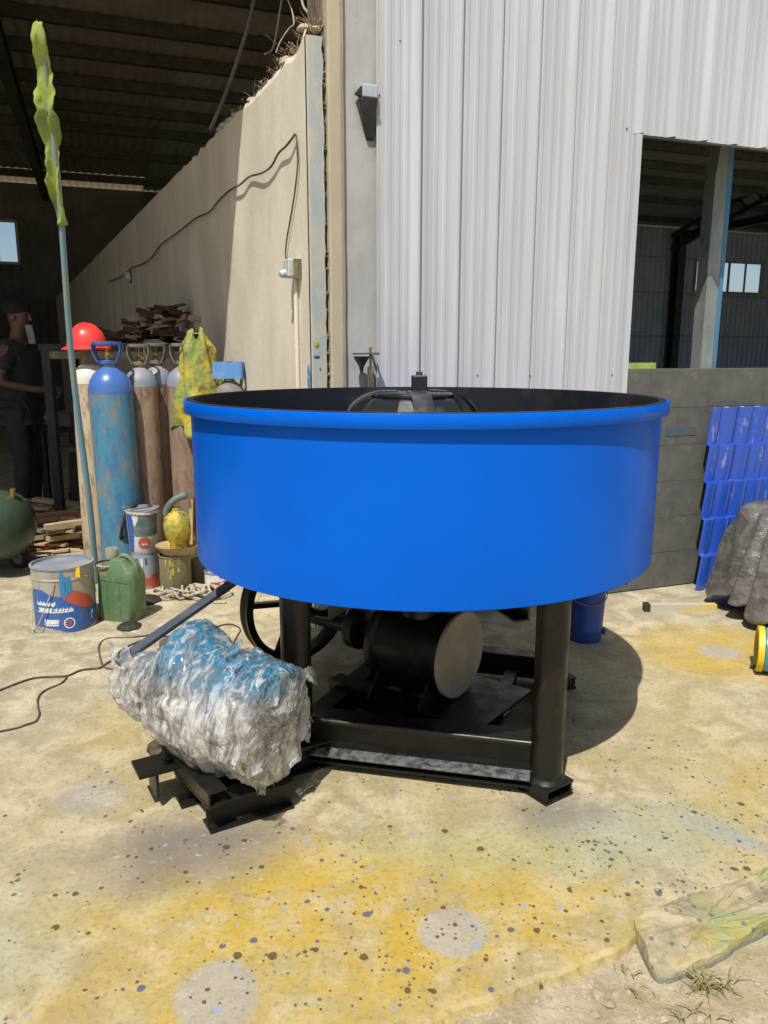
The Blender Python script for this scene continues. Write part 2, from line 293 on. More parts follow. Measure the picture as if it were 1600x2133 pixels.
    MAT['yellow'] = worn('yellow_rim', (.76, .52, .02), (.66, .44, .02), 8, .4, .7, .45)
    MAT['lamp_grey'] = worn('pale_lamp_box', (.44, .50, .54), (.36, .42, .46), 9, .4, .7, .6)
    MAT['lamp_black'] = worn('dark_lamp_body', (.02, .021, .024), (.045, .045, .05), 9, .4, .7, .45)
    MAT['switch'] = worn('pale_switch', (.50, .56, .55), (.36, .40, .38), 14, .45, .66, .6)
    MAT['bracket'] = worn('bracket_steel', (.10, .10, .085), (.19, .18, .13), 14, .4, .66, .6, .3)
    MAT['yellow_pipe'] = worn('yellowish_pipe', (.46, .42, .16), (.36, .33, .18), 9, .4, .66, .7)
    MAT['weed'] = worn('dry_stem', (.34, .27, .18), (.20, .16, .10), 14, .4, .66, .95)
    MAT['grass'] = worn('dry_grass', (.20, .19, .06), (.34, .29, .12), 12, .4, .66, .9)
    MAT['leaf'] = worn('bank_grass', (.14, .20, .03), (.24, .28, .05), 3, .4, .66, .9)
    MAT['skin'] = worn('skin', (.13, .07, .045), (.16, .085, .055), 9, .4, .7, .55, 0, .05)
    MAT['hair'] = worn('short_black_hair', (.012, .010, .009), (.02, .017, .015), 60, .4, .6, .9)
    MAT['shirt'] = worn('dark_shirt', (.03, .032, .035), (.045, .045, .048), 14, .4, .7, .9)
    MAT['trousers'] = worn('dark_trousers', (.028, .028, .034), (.04, .04, .046), 14, .4, .7, .9)
    MAT['shoe'] = worn('dusty_shoe', (.05, .045, .04), (.10, .09, .07), 14, .4, .7, .8)
    MAT['rag'] = worn('grey_rag', (.34, .34, .33), (.22, .22, .21), 9, .4, .7, .9)
    MAT['screw'] = worn('rusty_screw', (.10, .07, .05), (.18, .12, .08), 40, .4, .6, .6, .5)
build_materials()

# ------------------------------------------------------------------ helpers: meshes and objects
ORG = {}
def tag(o, label=None, cat=None, group=None, kind=None):
    if label: o['label'] = label
    if cat: o['category'] = cat
    if group: o['group'] = group
    if kind: o['kind'] = kind
    return o
def thing(name, loc, label, cat, group=None):
    o = bpy.data.objects.new(name, None); o.empty_display_size = .1; col.objects.link(o)
    o.location = loc; ORG[o.name] = Vector(loc); return tag(o, label, cat, group)

class MB:
    def __init__(s): s.v = []; s.f = []; s.sm = []
    def add(s, vs, fs, smooth=False):
        b = len(s.v); s.v += [Vector(v) for v in vs]; s.f += [tuple(i + b for i in f) for f in fs]; s.sm += [smooth] * len(fs); return s
    def hexa(s, p):                       # eight corners: bottom ring then top ring
        return s.add(p, [(3, 2, 1, 0), (4, 5, 6, 7), (0, 1, 5, 4), (1, 2, 6, 5), (2, 3, 7, 6), (3, 0, 4, 7)])
    def box(s, c, size, ax=None, bev=0.0):
        c = Vector(c); X, Y, Z = ax if ax else (Vector((1, 0, 0)), Vector((0, 1, 0)), Vector((0, 0, 1)))
        h = [q / 2 for q in size]
        if not bev:
            P = [c + X * (a * h[0]) + Y * (b * h[1]) + Z * (e * h[2]) for e in (-1, 1) for a, b in ((-1, -1), (1, -1), (1, 1), (-1, 1))]
            return s.hexa(P)
        rings = []
        for e, ins in ((-h[2], bev), (-h[2] + bev, 0), (h[2] - bev, 0), (h[2], bev)):
            ring = []
            for (a, b) in ((-1, -1), (1, -1), (1, 1), (-1, 1)):
                for (da, db) in (((bev, 0), (0, bev)) if a * b < 0 else ((0, bev), (bev, 0))):
                    ring.append(c + X * (a * (h[0] - ins * .7 - (da if 1 else 0))) + Y * (b * (h[1] - ins * .7 - db)) + Z * e)
            rings.append(ring)
        # order corners consistently round the ring
        for r in rings:
            r.sort(key=lambda p: math.atan2((p - c).dot(Y) / h[1], (p - c).dot(X) / h[0]))
        return s.loft(rings, True, True)
    def loft(s, rings, closed=True, caps=False, smooth=False):
        n = len(rings[0]); vs = [p for r in rings for p in r]; fs = []
        for i in range(len(rings) - 1):
            for j in range(n if closed else n - 1):
                k = (j + 1) % n; fs.append((i * n + j, i * n + k, (i + 1) * n + k, (i + 1) * n + j))
        s.add(vs, fs, smooth)
        if caps:
            b = len(s.v) - len(vs); s.f.append(tuple(b + j for j in range(n))[::-1]); s.f.append(tuple(b + (len(rings) - 1) * n + j for j in range(n))); s.sm += [False, False]
        return s
    def lathe(s, prof, c=(0, 0, 0), n=32, axis=None, wob=None, caps=True, smooth=True):
        """prof: (radius, height) from bottom to top"""
        c = Vector(c); Z = (axis or Vector((0, 0, 1))).normalized()
        X = Vector((1, 0, 0)) if abs(Z.x) < .8 else Vector((0, 1, 0)); X = (X - Z * X.dot(Z)).normalized(); Y = Z.cross(X)
        rings = []
        for r, h in prof:
            rings.append([c + Z * h + (X * math.cos(a) + Y * math.sin(a)) * (r * (wob(a, h) if wob else 1)) for a in [2 * math.pi * k / n for k in range(n)]])
        return s.loft(rings, True, caps, smooth)
    def tube(s, pts, r, n=8, caps=True, smooth=True):
        pts = [Vector(p) for p in pts]; rings = []; up = None
        for i, p in enumerate(pts):
            t = (pts[min(i + 1, len(pts) - 1)] - pts[max(i - 1, 0)]).normalized()
            if up is None: up = Vector((0, 0, 1)) if abs(t.z) < .9 else Vector((1, 0, 0))
            u = (up - t * up.dot(t)).normalized(); w = t.cross(u); up = u
            rr = r[i] if isinstance(r, (list, tuple)) else r
            rings.append([p + (u * math.cos(a) + w * math.sin(a)) * rr for a in [2 * math.pi * k / n for k in range(n)]])
        return s.loft(rings, True, caps, smooth)
    def bar(s, a, b, w, h, up=Vector((0, 0, 1))):
        a, b = Vector(a), Vector(b); t = (b - a).normalized(); side = t.cross(up).normalized(); u = side.cross(t)
        return s.box((a + b) / 2, ((b - a).length, w, h), (t, side, u))
    def channel(s, a, b, w, h, th, up=Vector((0, 0, 1)), I=False):
        """rolled channel (or I section) from a to b"""
        a, b = Vector(a), Vector(b); t = (b - a).normalized(); side = t.cross(up).normalized(); u = side.cross(t)
        s.bar(a + u * (h / 2 - th / 2), b + u * (h / 2 - th / 2), w, th, u); s.bar(a - u * (h / 2 - th / 2), b - u * (h / 2 - th / 2), w, th, u)
        o = Vector((0, 0, 0)) if I else side * (w / 2 - th / 2 - .0015)
        return s.bar(a + o, b + o, th, h - 2 * th, u)
    def grid(s, fn, nu, nv, smooth=True, thick=None):
        vs = [Vector(fn(i / nu, j / nv)) for j in range(nv + 1) for i in range(nu + 1)]
        fs = [(j * (nu + 1) + i, j * (nu + 1) + i + 1, (j + 1) * (nu + 1) + i + 1, (j + 1) * (nu + 1) + i) for j in range(nv) for i in range(nu)]
        return s.add(vs, fs, smooth)
    def build(s, name, mat, parent=None, local=False, base=None):
        me = bpy.data.meshes.new(name)
        if parent is not None: org = Vector((0, 0, 0)) if local else ORG[parent.name]
        else:
            if base is None:
                xs = [v.x for v in s.v]; ys = [v.y for v in s.v]; org = Vector(((min(xs) + max(xs)) / 2, (min(ys) + max(ys)) / 2, min(v.z for v in s.v)))
            else: org = Vector(base)
        me.from_pydata([tuple(v - org) for v in s.v], [], s.f)
        me.polygons.foreach_set('use_smooth', s.sm); me.update()
        bm = bmesh.new(); bm.from_mesh(me); bmesh.ops.recalc_face_normals(bm, faces=bm.faces); bm.to_mesh(me); bm.free()
        if any(s.sm): me.set_sharp_from_angle(angle=R(42))
        o = bpy.data.objects.new(name, me); col.objects.link(o)
        me.materials.append(MAT[mat] if isinstance(mat, str) else mat)
        if parent is not None: o.parent = parent; ORG[o.name] = org
        else: o.location = org; ORG[o.name] = org
        return o
def solidify(o, t, off=0.0):
    m = o.modifiers.new('thickness', 'SOLIDIFY'); m.thickness = t; m.offset = off; return o
def bevel(o, w, seg=2):
    m = o.modifiers.new('edges', 'BEVEL'); m.width = w; m.segments = seg; m.limit_method = 'ANGLE'; m.angle_limit = R(40); return o
def curve_pts(P, n=8):
    """smooth polyline through the points"""
    P = [Vector(p) for p in P]; out = []
    for i in range(len(P) - 1):
        a, b, c_, d = P[max(i - 1, 0)], P[i], P[i + 1], P[min(i + 2, len(P) - 1)]
        for k in range(n):
            t = k / n; out.append(.5 * ((2 * b) + (c_ - a) * t + (2 * a - 5 * b + 4 * c_ - d) * t * t + (3 * b - a - 3 * c_ + d) * t ** 3))
    return out + [P[-1]]
UP = Vector((0, 0, 1))

# ================================================================== THE SETTING
o = MB().grid(lambda u, v: ((u - .5) * 600, -60 + v * 600, -.024), 8, 8).build('ground', 'soil', base=(0, 0, 0)); tag(o, 'sandy soil around the concrete yard', kind='structure')
# concrete yard slab: big sheet with a chipped front edge and a real drop to the soil
edge = [gnd(-300, 2720), gnd(300, 2420), gnd(600, 2290), gnd(760, 2190), gnd(920, 2108), gnd(1010, 2070), gnd(1100, 2040), gnd(1200, 2003), gnd(1290, 1960), gnd(1330, 1920), gnd(1375, 1883), gnd(1460, 1850), gnd(1550, 1818), gnd(1640, 1785), gnd(2100, 1640), gnd(2900, 1500)]
fine_edge = curve_pts(edge, 22)
fine_edge = [Vector((p.x + .012 * nz(p, 6), p.y + .018 * nz(p, 7, 4) + .005 * nz(p, 33, 9), 0)) for p in fine_edge]
fine_edge = [Vector((-40, 1.0, 0)), Vector((-14, .6, 0)), Vector((-5, .3, 0))] + fine_edge + [Vector((14, 3.2, 0)), Vector((40, 3.4, 0))]
mb = MB()
mid = [f.lerp(Vector((f.x, 40, 0)), .03) for f in fine_edge]
lip = [f + Vector((0, -.012, -.007)) for f in fine_edge]; low = [f + Vector((.004 * nz(f, 30), -.030 - .012 * nz(f, 12), -.045)) for f in fine_edge]
mb.loft([low, lip, fine_edge, mid, [Vector((f.x, 40, 0)) for f in fine_edge]], False, False, False)
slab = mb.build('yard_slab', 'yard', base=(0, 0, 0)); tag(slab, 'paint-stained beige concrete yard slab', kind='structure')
# hairline joint: a second, slightly raised slab pour inside the shed door
mb = MB(); A = [gnd(-1500, 1480), gnd(0, 1373), gnd(120, 1352), gnd(230, 1338), gnd(300, 1325), gnd(420, 1300), gnd(520, 1285)]
A = [A[i].lerp(A[i + 1], k / 6) for i in range(len(A) - 1) for k in range(6)] + [A[-1]]; A = [Vector((p.x, p.y + .008 * nz(p, 9), .004)) for p in A]
mb.loft([[p + Vector((0, -.006, -.0035)) for p in A], A, [p + Vector((0, .15, 0)) for p in A], [Vector((p.x, 5.9, .004)) for p in A]], False, False, False)
o = mb.build('shed_floor', 'yard', base=(0, 0, 0)); tag(o, 'pale concrete floor pour at the shed door', kind='structure')

# ---- white cladding of the shed front
front = thing('shed_front_wall', fw(1.2, 0, .03), 'white corrugated steel cladding on the front of the shed', 'wall')
PITCHR = .2115
def clad(s0, s1, z0, z1, first=False):
    prof = [(0, 0), (.024, .028), (.027, .031), (.038, .031), (.041, .028), (.047, .001)]
    if first: prof = [(0, .004), (.012, .004), (.014, 0), (.045, 0), (.049, .004), (.058, .004), (.062, 0)]
    w = s1 - s0
    for q in (.36, .62, .86) if w > .15 else (.6,):
        prof += [(w * q - .014, 0), (w * q - .007, .0028), (w * q + .007, .0028), (w * q + .014, 0)]
    prof += [(w, 0)]
    nzs = 14; rings = []
    for j in range(nzs + 1):
        z = z0 + (z1 - z0) * j / nzs
        rings.append([fw(s0 + a, z, .03 + b + .0022 * nz((s0 * 3 + a * 6, z * 1.6, 0)) * (1 if 0 < a < w else 0) + .0018 * nz((s0, z * .9, 5))) for a, b in prof])
    return rings
ribs = [-.05] + [.125 + PITCHR * k for k in range(16)]
for k in range(len(ribs) - 1):
    low = ribs[k] > 1.35
    z0 = 2.545 if low else .25
    mb = MB(); mb.loft(clad(ribs[k], ribs[k + 1], z0, 5.2, k == 0), False, False, False)
    o = mb.build('cladding_panel', 'cladding', front)
o = MB().bar(fw(1.395, .25, .045), fw(1.395, 2.56, .045), .05, .03, FN).build('edge_trim', 'cladding', front)
# the trim runs up: build as an upright flashing at the opening's edge
bpy.data.objects.remove(o)
mb = MB(); mb.box(fw(1.412, 1.39, .035), (.034, .045, 2.30), (FD, FN, UP)); mb.build('edge_trim', 'cladding', front)
mb = MB(); mb.box(fw(2.9, 2.556, .003), (2.98, .03, .02), (FD, FN, UP)); mb.build('opening_flashing', 'girt', front)
for px, py in [(1032, 233), (1106, 236), (1196, 250), (1306, 268), (995, 782), (1028, 783), (1104, 783), (1275, 781), (833, 85), (790, 198)]:
    p = on_fw(px, py, .031); mb = MB(); mb.lathe([(.0045, 0), (.0045, .003), (.002, .005)], p, 8, -FN); mb.build('screw', 'screw', front)

# ---- dark block wall below the opening
bw = thing('block_wall', fw(2.6, 0, 0), 'dark grey concrete block wall under the shed opening', 'wall')
mb = MB(); mb.box(fw(2.35, .655, -.10), (4.9, .18, 1.31), (FD, FN, UP)); mb.build('mortar', 'joint', bw)
mb = MB(); mb.box(fw(2.35, 1.312, -.10), (4.9, .2, .016), (FD, FN, UP)); mb.build('wall_cap', 'block', bw)
HB = .218
blk = None
for r in range(6):
    for k in range(-1, 6):
        s0 = 1.0 + k * .42 + (.21 if r % 2 else 0)
        if s0 < .95 or s0 > 3.3: continue
        c = fw(s0 + .205, .006 + HB * (r + .5), -.05)
        if blk is None:
            mb = MB(); mb.box((0, 0, 0), (.4178, .12, HB - .0018), (FD, FN, UP), .0014); blk = mb.build('block', 'block', bw, local=True); o = blk
        else:
            o = blk.copy(); col.objects.link(o); o.parent = bw
        o.location = c - ORG[bw.name] + FN * random.uniform(-.0008, .0008); o.rotation_euler.z = random.uniform(-.002, .002)
for py, hh in ((898, .05),):
    a = on_fw(1385, py, .0); b = on_fw(1446, py, .0)
    mb = MB(); mb.box((a + b) / 2 - FN * .0105, ((b - a).length, .004, hh), (FD, FN, UP)); mb.build('paint_stripe', 'bluestripe', bw)

# ---- render-faced side wall, receding into the shed
side = thing('side_wall', sw(6, 0), 'long beige rendered wall running back into the dark shed', 'wall')
H_S = 2.775
mb = MB()
def topz(t): return H_S + .012 * nz((t * 2, 0, 0)) + (.03 * nz((t * 9, 1, 0)) if t < 3 else 0) + (.05 if t < .06 else 0)
ts = [0] + [.02 + .06 * k for k in range(50)] + [3.2 + .4 * k for k in range(36)]
mb.loft([[sw(t, -.05) for t in ts], [sw(t, 1.2) for t in ts], [sw(t, topz(t) - .03) for t in ts], [sw(t, topz(t), -.012) for t in ts], [sw(t, topz(t + 3) - .01, -.085) for t in ts], [sw(t, -.05, -.085) for t in ts]], False, False, False)
mb.build('wall_body', 'render', side)
mb = MB()
prof = []
for j in range(60):
    z = -.05 + (2.80 + .05) * j / 59; q = .010 * nz((z * 14, 3, 0)) + .006 * nz((z * 40, 7, 0))
    prof.append([fw(-.375, z, .004), fw(-.368, z, .012), fw(-.300 + q, z, .012), fw(-.296 + q, z, .002), fw(-.293 + q, z, -.06)])
mb.loft(prof, False, False, False); mb.build('wall_end', 'render_blue', side)
mb = MB()
for j in range(26):                      # broken crust along the top of the wall end
    t = random.uniform(0, 1.0) ** 1.6 * 1.6; c = sw(t, topz(t) + .004, -.05 + random.uniform(-.03, .035)); r = random.uniform(.014, .04)
    mb.lathe([(r * .4, -r * .4), (r, -r * .1), (r * .75, r * .35), (r * .2, r * .55)], c, 6, Vector((random.uniform(-.4, .4), random.uniform(-.4, .4), 1)), None, True, False)
mb.build('broken_crust', 'pillar', side)
mb = MB()
for j in range(90):                      # crumbs of mortar hanging in the joint beside the wall end
    z = random.uniform(.2, 2.75); r = random.uniform(.004, .011)
    mb.lathe([(r * .3, -r), (r, 0), (r * .3, r)], fw(-.292 + random.uniform(-.008, .006), z, .004), 5, None, None, True, False)
mb.build('crumbling_joint', 'crumb', side)

pil = thing('door_pillar', fw(-.245, 0, .02), 'narrow beige concrete pillar between the side wall and the grey column', 'pillar')
mb = MB(); rr = []
for j in range(40):
    z = -.05 + 5.2 * j / 39; a = .004 * nz((z * 6, 9, 0))
    rr.append([fw(-.285, z, -.1), fw(-.283 + a, z, .028), fw(-.276, z, .036 + a * .5), fw(-.226, z, .038 + a * .6), fw(-.208 + a, z, .030), fw(-.204, z, -.1)])
mb.loft(rr, False, False, False); mb.build('pillar_shaft', 'pillar', pil)
colm = thing('grey_column', fw(-.12, 0, -.02), 'smooth grey concrete column beside the white cladding', 'column')
mb = MB(); rr = []
for j in range(30):
    z = -.05 + 5.2 * j / 29; rr.append([fw(-.212, z, -.2), fw(-.2115, z, .006 + .002 * nz((z * 4, 0, 0))), fw(-.13, z, .007 + .002 * nz((z * 5, 2, 0))), fw(-.03, z, .006), fw(-.03, z, -.2)])
mb.loft(rr, False, False, False); mb.build('column_shaft', 'grey_conc', colm)
mb = MB(); mb.box(fw(-.29, 2.6, -.14), (.012, .22, 5.2), (FD, FN, UP)); 
o = mb.build('joint_filler', 'crumb', colm)

# ---- shed roof: sheets, purlins and rafters
roof = thing('shed_roof', FO + FN * 8 + UP * 5.3, 'brown corrugated shed roof seen from below', 'roof')
def roof_pt(s, p, z): return FO + FD * s + FN * p + UP * z
BACK = 17.12
purl = [.9, 2.1, 3.3, 4.5, 5.7, 6.88, 7.92, 9.09, 10.31, 11.5, 13.29, 15.58]
def roof_sheet(s0, s1, p0, p1, mat, name, pitch=.16, amp=.018):
    zz = 5.33 + (.004 if p0 > 8 else 0) + (.004 if p0 > 15 else 0) + .002 * (int(abs(s0) * 7) % 2); k = int((s1 - s0) / pitch); mb = MB(); pr = []
    for i in range(k * 4 + 1):
        s = s0 + (s1 - s0) * i / (k * 4); q = (i % 4); pr.append((s, amp if q in (1, 2) else 0))
    mb.loft([[roof_pt(s, p0, zz + a) for s, a in pr], [roof_pt(s, p1, zz + a) for s, a in pr]], False, False, False)
    return mb.build(name, mat, roof)
sss = [-13, -9.5, -6.4, -3.2, 0, 3.2, 8, 14, 21, 26]
for a, b in zip(sss[:-1], sss[1:]):
    roof_sheet(a, b + .02, -.22, 8.45, 'roof', 'roof_sheet'); 
    if b <= 0.1: roof_sheet(a, b + .02, 8.41, 15.62, 'roof', 'roof_sheet'); roof_sheet(a, b + .02, 15.60, BACK + .3, 'skylight', 'translucent_sheet')
    else: roof_sheet(a, b + .02, 8.41, BACK + .3, 'roof_grey', 'roof_sheet')
for p in purl:
    mb = MB(); mb.channel(roof_pt(-13, p, 5.235), roof_pt(26, p, 5.235), .07, .15, .012); mb.build('purlin', 'steel_dark', roof)
for s in (-2.18, -7.5, 4.6, 16.06):
    mb = MB(); mb.channel(roof_pt(s, .3, 5.05), roof_pt(s, BACK - .1, 5.05), .16, .22, .018, UP, True); mb.build('rafter', 'steel_dark', roof)

# ---- far wall of the shed, dark on the left, grey on the right, with window openings
backw = thing('shed_back_wall', FO + FN * BACK, 'ribbed grey cladding of the far shed wall with bright windows', 'wall')
def bw_pt(s, z, off=0): return FO + FD * s + FN * (BACK - off) + UP * z
wins = [(-4.2, -2.88, 3.52, 4.46), (16.98, 19.72, 3.42, 4.38), (13.4, 15.7, .6, 1.16)]
def back_panels(s0, s1, mat, pitch=.2):
    cuts = sorted({s0, s1} | {w[i] for w in wins for i in (0, 1) if s0 < w[i] < s1})
    for a, b in zip(cuts[:-1], cuts[1:]):
        m_ = (a + b) / 2; zs = [(0, 5.32)]
        for w in wins:
            if w[0] <= m_ <= w[1]: zs = [(0, w[2]), (w[3], 5.32)]
        k = max(1, round((b - a) / 2.4)); 
        for i in range(k):
            u0, u1 = a + (b - a) * i / k, a + (b - a) * (i + 1) / k
            for z0, z1 in zs:
                m = max(1, int((u1 - u0) / pitch)); pr = []
                for j in range(m * 4 + 1): pr.append((u0 + (u1 - u0) * j / (m * 4), .02 if j % 4 in (1, 2) else 0))
                mb = MB(); mb.loft([[bw_pt(s, z0, q) for s, q in pr], [bw_pt(s, z1, q) for s, q in pr]], False, False, False); mb.build('cladding_panel', mat, backw)
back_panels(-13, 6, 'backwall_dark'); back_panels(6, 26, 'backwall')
for z in (.95 if 0 else 2.0, 3.35, 4.42):
    mb = MB(); mb.bar(bw_pt(6.1, z, .07), bw_pt(16.9, z, .07), .05, .045); mb.build('girt', 'girt', backw)
mb = MB(); mb.bar(bw_pt(16.9, 3.3, .07), bw_pt(25, 3.3, .07), .05, .05); mb.bar(bw_pt(16.9, 2.0, .07), bw_pt(25, 2.0, .07), .05, .045); mb.build('girt', 'girt', backw)
for w in wins[:2]:
    wo = MB(); 
    for (a, b) in (((w[0], w[2]), (w[1], w[2])), ((w[0], w[3]), (w[1], w[3])), ((w[0], w[2]), (w[0], w[3])), ((w[1], w[2]), (w[1], w[3]))):
        wo.bar(bw_pt(a[0], a[1], .02), bw_pt(b[0], b[1], .02), .06, .06, FN)
    win = wo.build('window', 'girt', backw)
    m = 4 if w[0] > 0 else 3
    for i in range(1, m):
        s = w[0] + (w[1] - w[0]) * i / m; mb = MB(); mb.bar(bw_pt(s, w[2] + .03, .02), bw_pt(s, w[3] - .03, .02), .07 if i != 3 else .05, .05, FN); mb.build('mullion', 'girt', win)
    for i in range(m):
        a, b = w[0] + (w[1] - w[0]) * i / m, w[0] + (w[1] - w[0]) * (i + 1) / m
        mb = MB(); mb.box(bw_pt((a + b) / 2, (w[2] + w[3]) / 2, .02), (b - a - .07, .004, w[3] - w[2] - .06), (FD, FN, UP)); mb.build('pane', 'glass', win)
# side and end walls that close the shed beyond the frame
for nm, s in (('shed_end_wall', -13.0), ('shed_far_end_wall', 26.0)):
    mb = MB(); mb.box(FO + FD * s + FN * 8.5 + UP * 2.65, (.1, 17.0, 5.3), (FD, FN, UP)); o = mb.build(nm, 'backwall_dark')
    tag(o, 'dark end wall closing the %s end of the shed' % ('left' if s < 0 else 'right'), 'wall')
# steel portal column and its braced rafter in the right bay
pc = thing('steel_portal', bw_pt(16.06, 0, .25), 'dark steel portal column and sloping brace inside the right bay', 'column')
mb = MB(); mb.channel(bw_pt(16.06, 0, .3), bw_pt(16.06, 5.1, .3), .26, .30, .03, FN, True); mb.build('column', 'steel_dark', pc)
def on_plane_s(px, py, s):
    r = ray(px, py); o_ = Vector((0, 0, CAM_H)); k = (bw_pt(s, 0) - o_).dot(FD) / r.dot(FD); return o_ + r * k
k0 = atY(1402, 490, 24.5); k1 = atY(1612, 372, 19.5)
for dz in (0, .42):
    mb = MB(); mb.bar(k0 + UP * (-dz), k1 + UP * (-dz * .9), .10, .12); mb.build('brace', 'steel_dark', pc)
for i in range(1, 7):
    a = k0.lerp(k1, i / 7); b = k0.lerp(k1, (i + .5) / 7); mb = MB(); mb.bar(a, b - UP * .40, .05, .05); mb.build('web_bar', 'steel_dark', pc)
# grassy bank beyond the far wall, seen through the gap
def bank(u, v): s = 6 + 18 * u; return bw_pt(s, -.1 + 2.0 * v ** .8 + .15 * nz((s, v * 3, 0)), -2.5 - 9 * v)
o = MB().grid(bank, 40, 12).build('grass_bank', 'leaf'); tag(o, 'sunlit grassy bank outside the far wall', kind='structure')

# steel post leaning inside the opening: grey web, blue flange
post = thing('steel_post', fw(2.05, 0, -.32), 'leaning steel post in the right opening, weathered grey with a blue flange', 'post')
pt_top, pt_bot = on_fw(1514, 300, -.28), on_fw(1474, 790, -.28)
axis = (pt_top - pt_bot).normalized(); pt_low = pt_bot - axis * 1.15; pt_hi = pt_top + axis * .5
rr = []
for p, wA, wB in ((pt_low, .085, .03), (pt_bot, .085, .034), (pt_bot.lerp(pt_top, .5), .09, .036), (pt_bot.lerp(pt_top, .86), .085, .04), (pt_top, .055, .045), (pt_hi, .055, .045)):
    rr.append([p - FD * (wA * .75), p + FD * (wA * .30), p + FD * (wA * .30) + FN * .09, p - FD * (wA * .75) + FN * .09])
mb = MB(); mb.loft(rr, True, True); mb.build('web', 'post', post)
mb = MB(); mb.loft([[p + FD * (wA * .30 + .002), p + FD * (wA * .30 + wB), p + FD * (wA * .30 + wB) + FN * .02, p + FD * (wA * .30 + .002) + FN * .02] for p, wA, wB in ((pt_low, .085, .03), (pt_bot, .085, .034), (pt_bot.lerp(pt_top, .5), .09, .036), (pt_bot.lerp(pt_top, .86), .085, .04), (pt_top, .055, .045), (pt_hi, .055, .045))], True, True)
mb.build('flange', 'post_blue', post)

# ================================================================== THE MIXER
CX, CY, RIM = .1415, 2.837, 1.252
mx = thing('pan_mixer', (CX, CY, 0), 'large blue concrete pan mixer on black legs in the middle of the yard', 'mixer')
C0 = Vector((CX, CY, 0))
def dent(a, h): return 1 + .0016 * math.sin(3 * a + 1) + .0012 * nz((math.cos(a) * 2, math.sin(a) * 2, h * 2))
mb = MB(); mb.lathe([(.822, .709), (.8265, .712), (.8265, .80), (.8265, .90), (.8265, 1.0), (.8265, 1.1), (.8265, 1.222)], C0, 160, None, dent, False)
pan = mb.build('pan_wall', 'blue', mx)
mb = MB(); mb.lathe([(.829, 1.2105), (.8480, 1.2105), (.8487, 1.2113), (.8487, 1.2512), (.8480, 1.252), (.823, 1.252), (.8195, 1.249), (.8195, 1.22)], C0, 160, None, dent, False)
mb.build('rim_band', 'blue', mx)
for _a in (.75, 2.3):                                     # upright weld seams of the pan plates
    mb = MB(); mb.tube([C0 + Vector((math.cos(_a + .0012 * math.sin(z_ * 60)), math.sin(_a + .0012 * math.sin(z_ * 60)), 0)) * .8262 + UP * z_ for z_ in [.713 + .01 * k for k in range(50)]], .0022, 6); mb.build('weld_seam', 'blue', mx)
mb = MB(); mb.lathe([(.838, 1.2535), (.8165, 1.2535), (.8165, .735), (.79, .728), (.02, .726)], C0, 120, None, None, False); mb.build('pan_lining', 'pan_black', mx)
mb = MB(); mb.lathe([(.02, .7085), (.80, .7085), (.8215, .7085)], C0, 120, None, None, False, False); mb.build('pan_floor', 'black', mx)
for k_, a in enumerate((20, 65, 110, 155)):
    v = Vector((math.cos(R(a)), math.sin(R(a)), 0)); mb = MB(); mb.channel(C0 - v * .76 + UP * (.675 - .001 * k_), C0 + v * .76 + UP * (.675 - .001 * k_), .05, .062, .006); mb.build('floor_stiffener', 'black', mx)
HC = Vector((.062, CY, 0))
HC = Vector((.105, CY, 0))
hub = MB(); hub.lathe([(.27, .735), (.265, .95), (.235, 1.10), (.20, 1.20), (.165, 1.243), (.145, 1.252)], HC, 10, None, None, True, False).build('hub', 'hub', mx)
hubo = [c for c in mx.children if c.name.startswith('hub')][0]
mb = MB(); mb.lathe([(.150, 1.253), (.150, 1.262), (.143, 1.268), (.03, 1.271)], HC, 24); mb.build('hub_plate', 'hub', hubo)
mb = MB(); mb.box(HC + Vector((.022, -.02, 1.300)), (.056, .056, .058), None, .004); mb.build('gear_cap', 'pan_black', hubo)
mb = MB(); mb.lathe([(.012, 0), (.012, .012), (.004, .014)], HC + Vector((.022, -.02, 1.329)), 8); mb.build('bolt', 'hub', hubo)
for a in (8, 98, 188, 278):
    v = Vector((math.cos(R(a)), math.sin(R(a)), 0)); t = Vector((-v.y, v.x, 0))
    path = [(.06, 1.272), (.13, 1.268), (.185, 1.250), (.225, 1.215), (.25, 1.16), (.262, 1.08), (.30, .98), (.42, .88)]
    path = [(q.x, q.z) for q in curve_pts([Vector((r_, 0, z_)) for r_, z_ in path], 5)]
    rings = []
    for i, (r_, z_) in enumerate(path):
        q0 = path[max(i - 1, 0)]; q1 = path[min(i + 1, len(path) - 1)]; tx, tz = q1[0] - q0[0], q1[1] - q0[1]; l = math.hypot(tx, tz); nx, nz_ = -tz / l, tx / l
        c = HC + v * r_ + UP * z_; nn = v * nx + UP * nz_
        rings.append([c - t * .035 - nn * .004, c + t * .035 - nn * .004, c + t * .035 + nn * .004, c - t * .035 + nn * .004])
    mb = MB(); mb.loft(rings, True, True); arm = mb.build('mixing_arm', 'hub', mx)
    mb = MB(); e = HC + v * .42 + UP * .88; mb.bar(e, e + UP * -.12, .03, .03, v); mb.box(e + UP * -.125, (.16, .012, .05), ((v + t).normalized(), (t - v).normalized(), UP)); mb.build('blade', 'hub', arm)

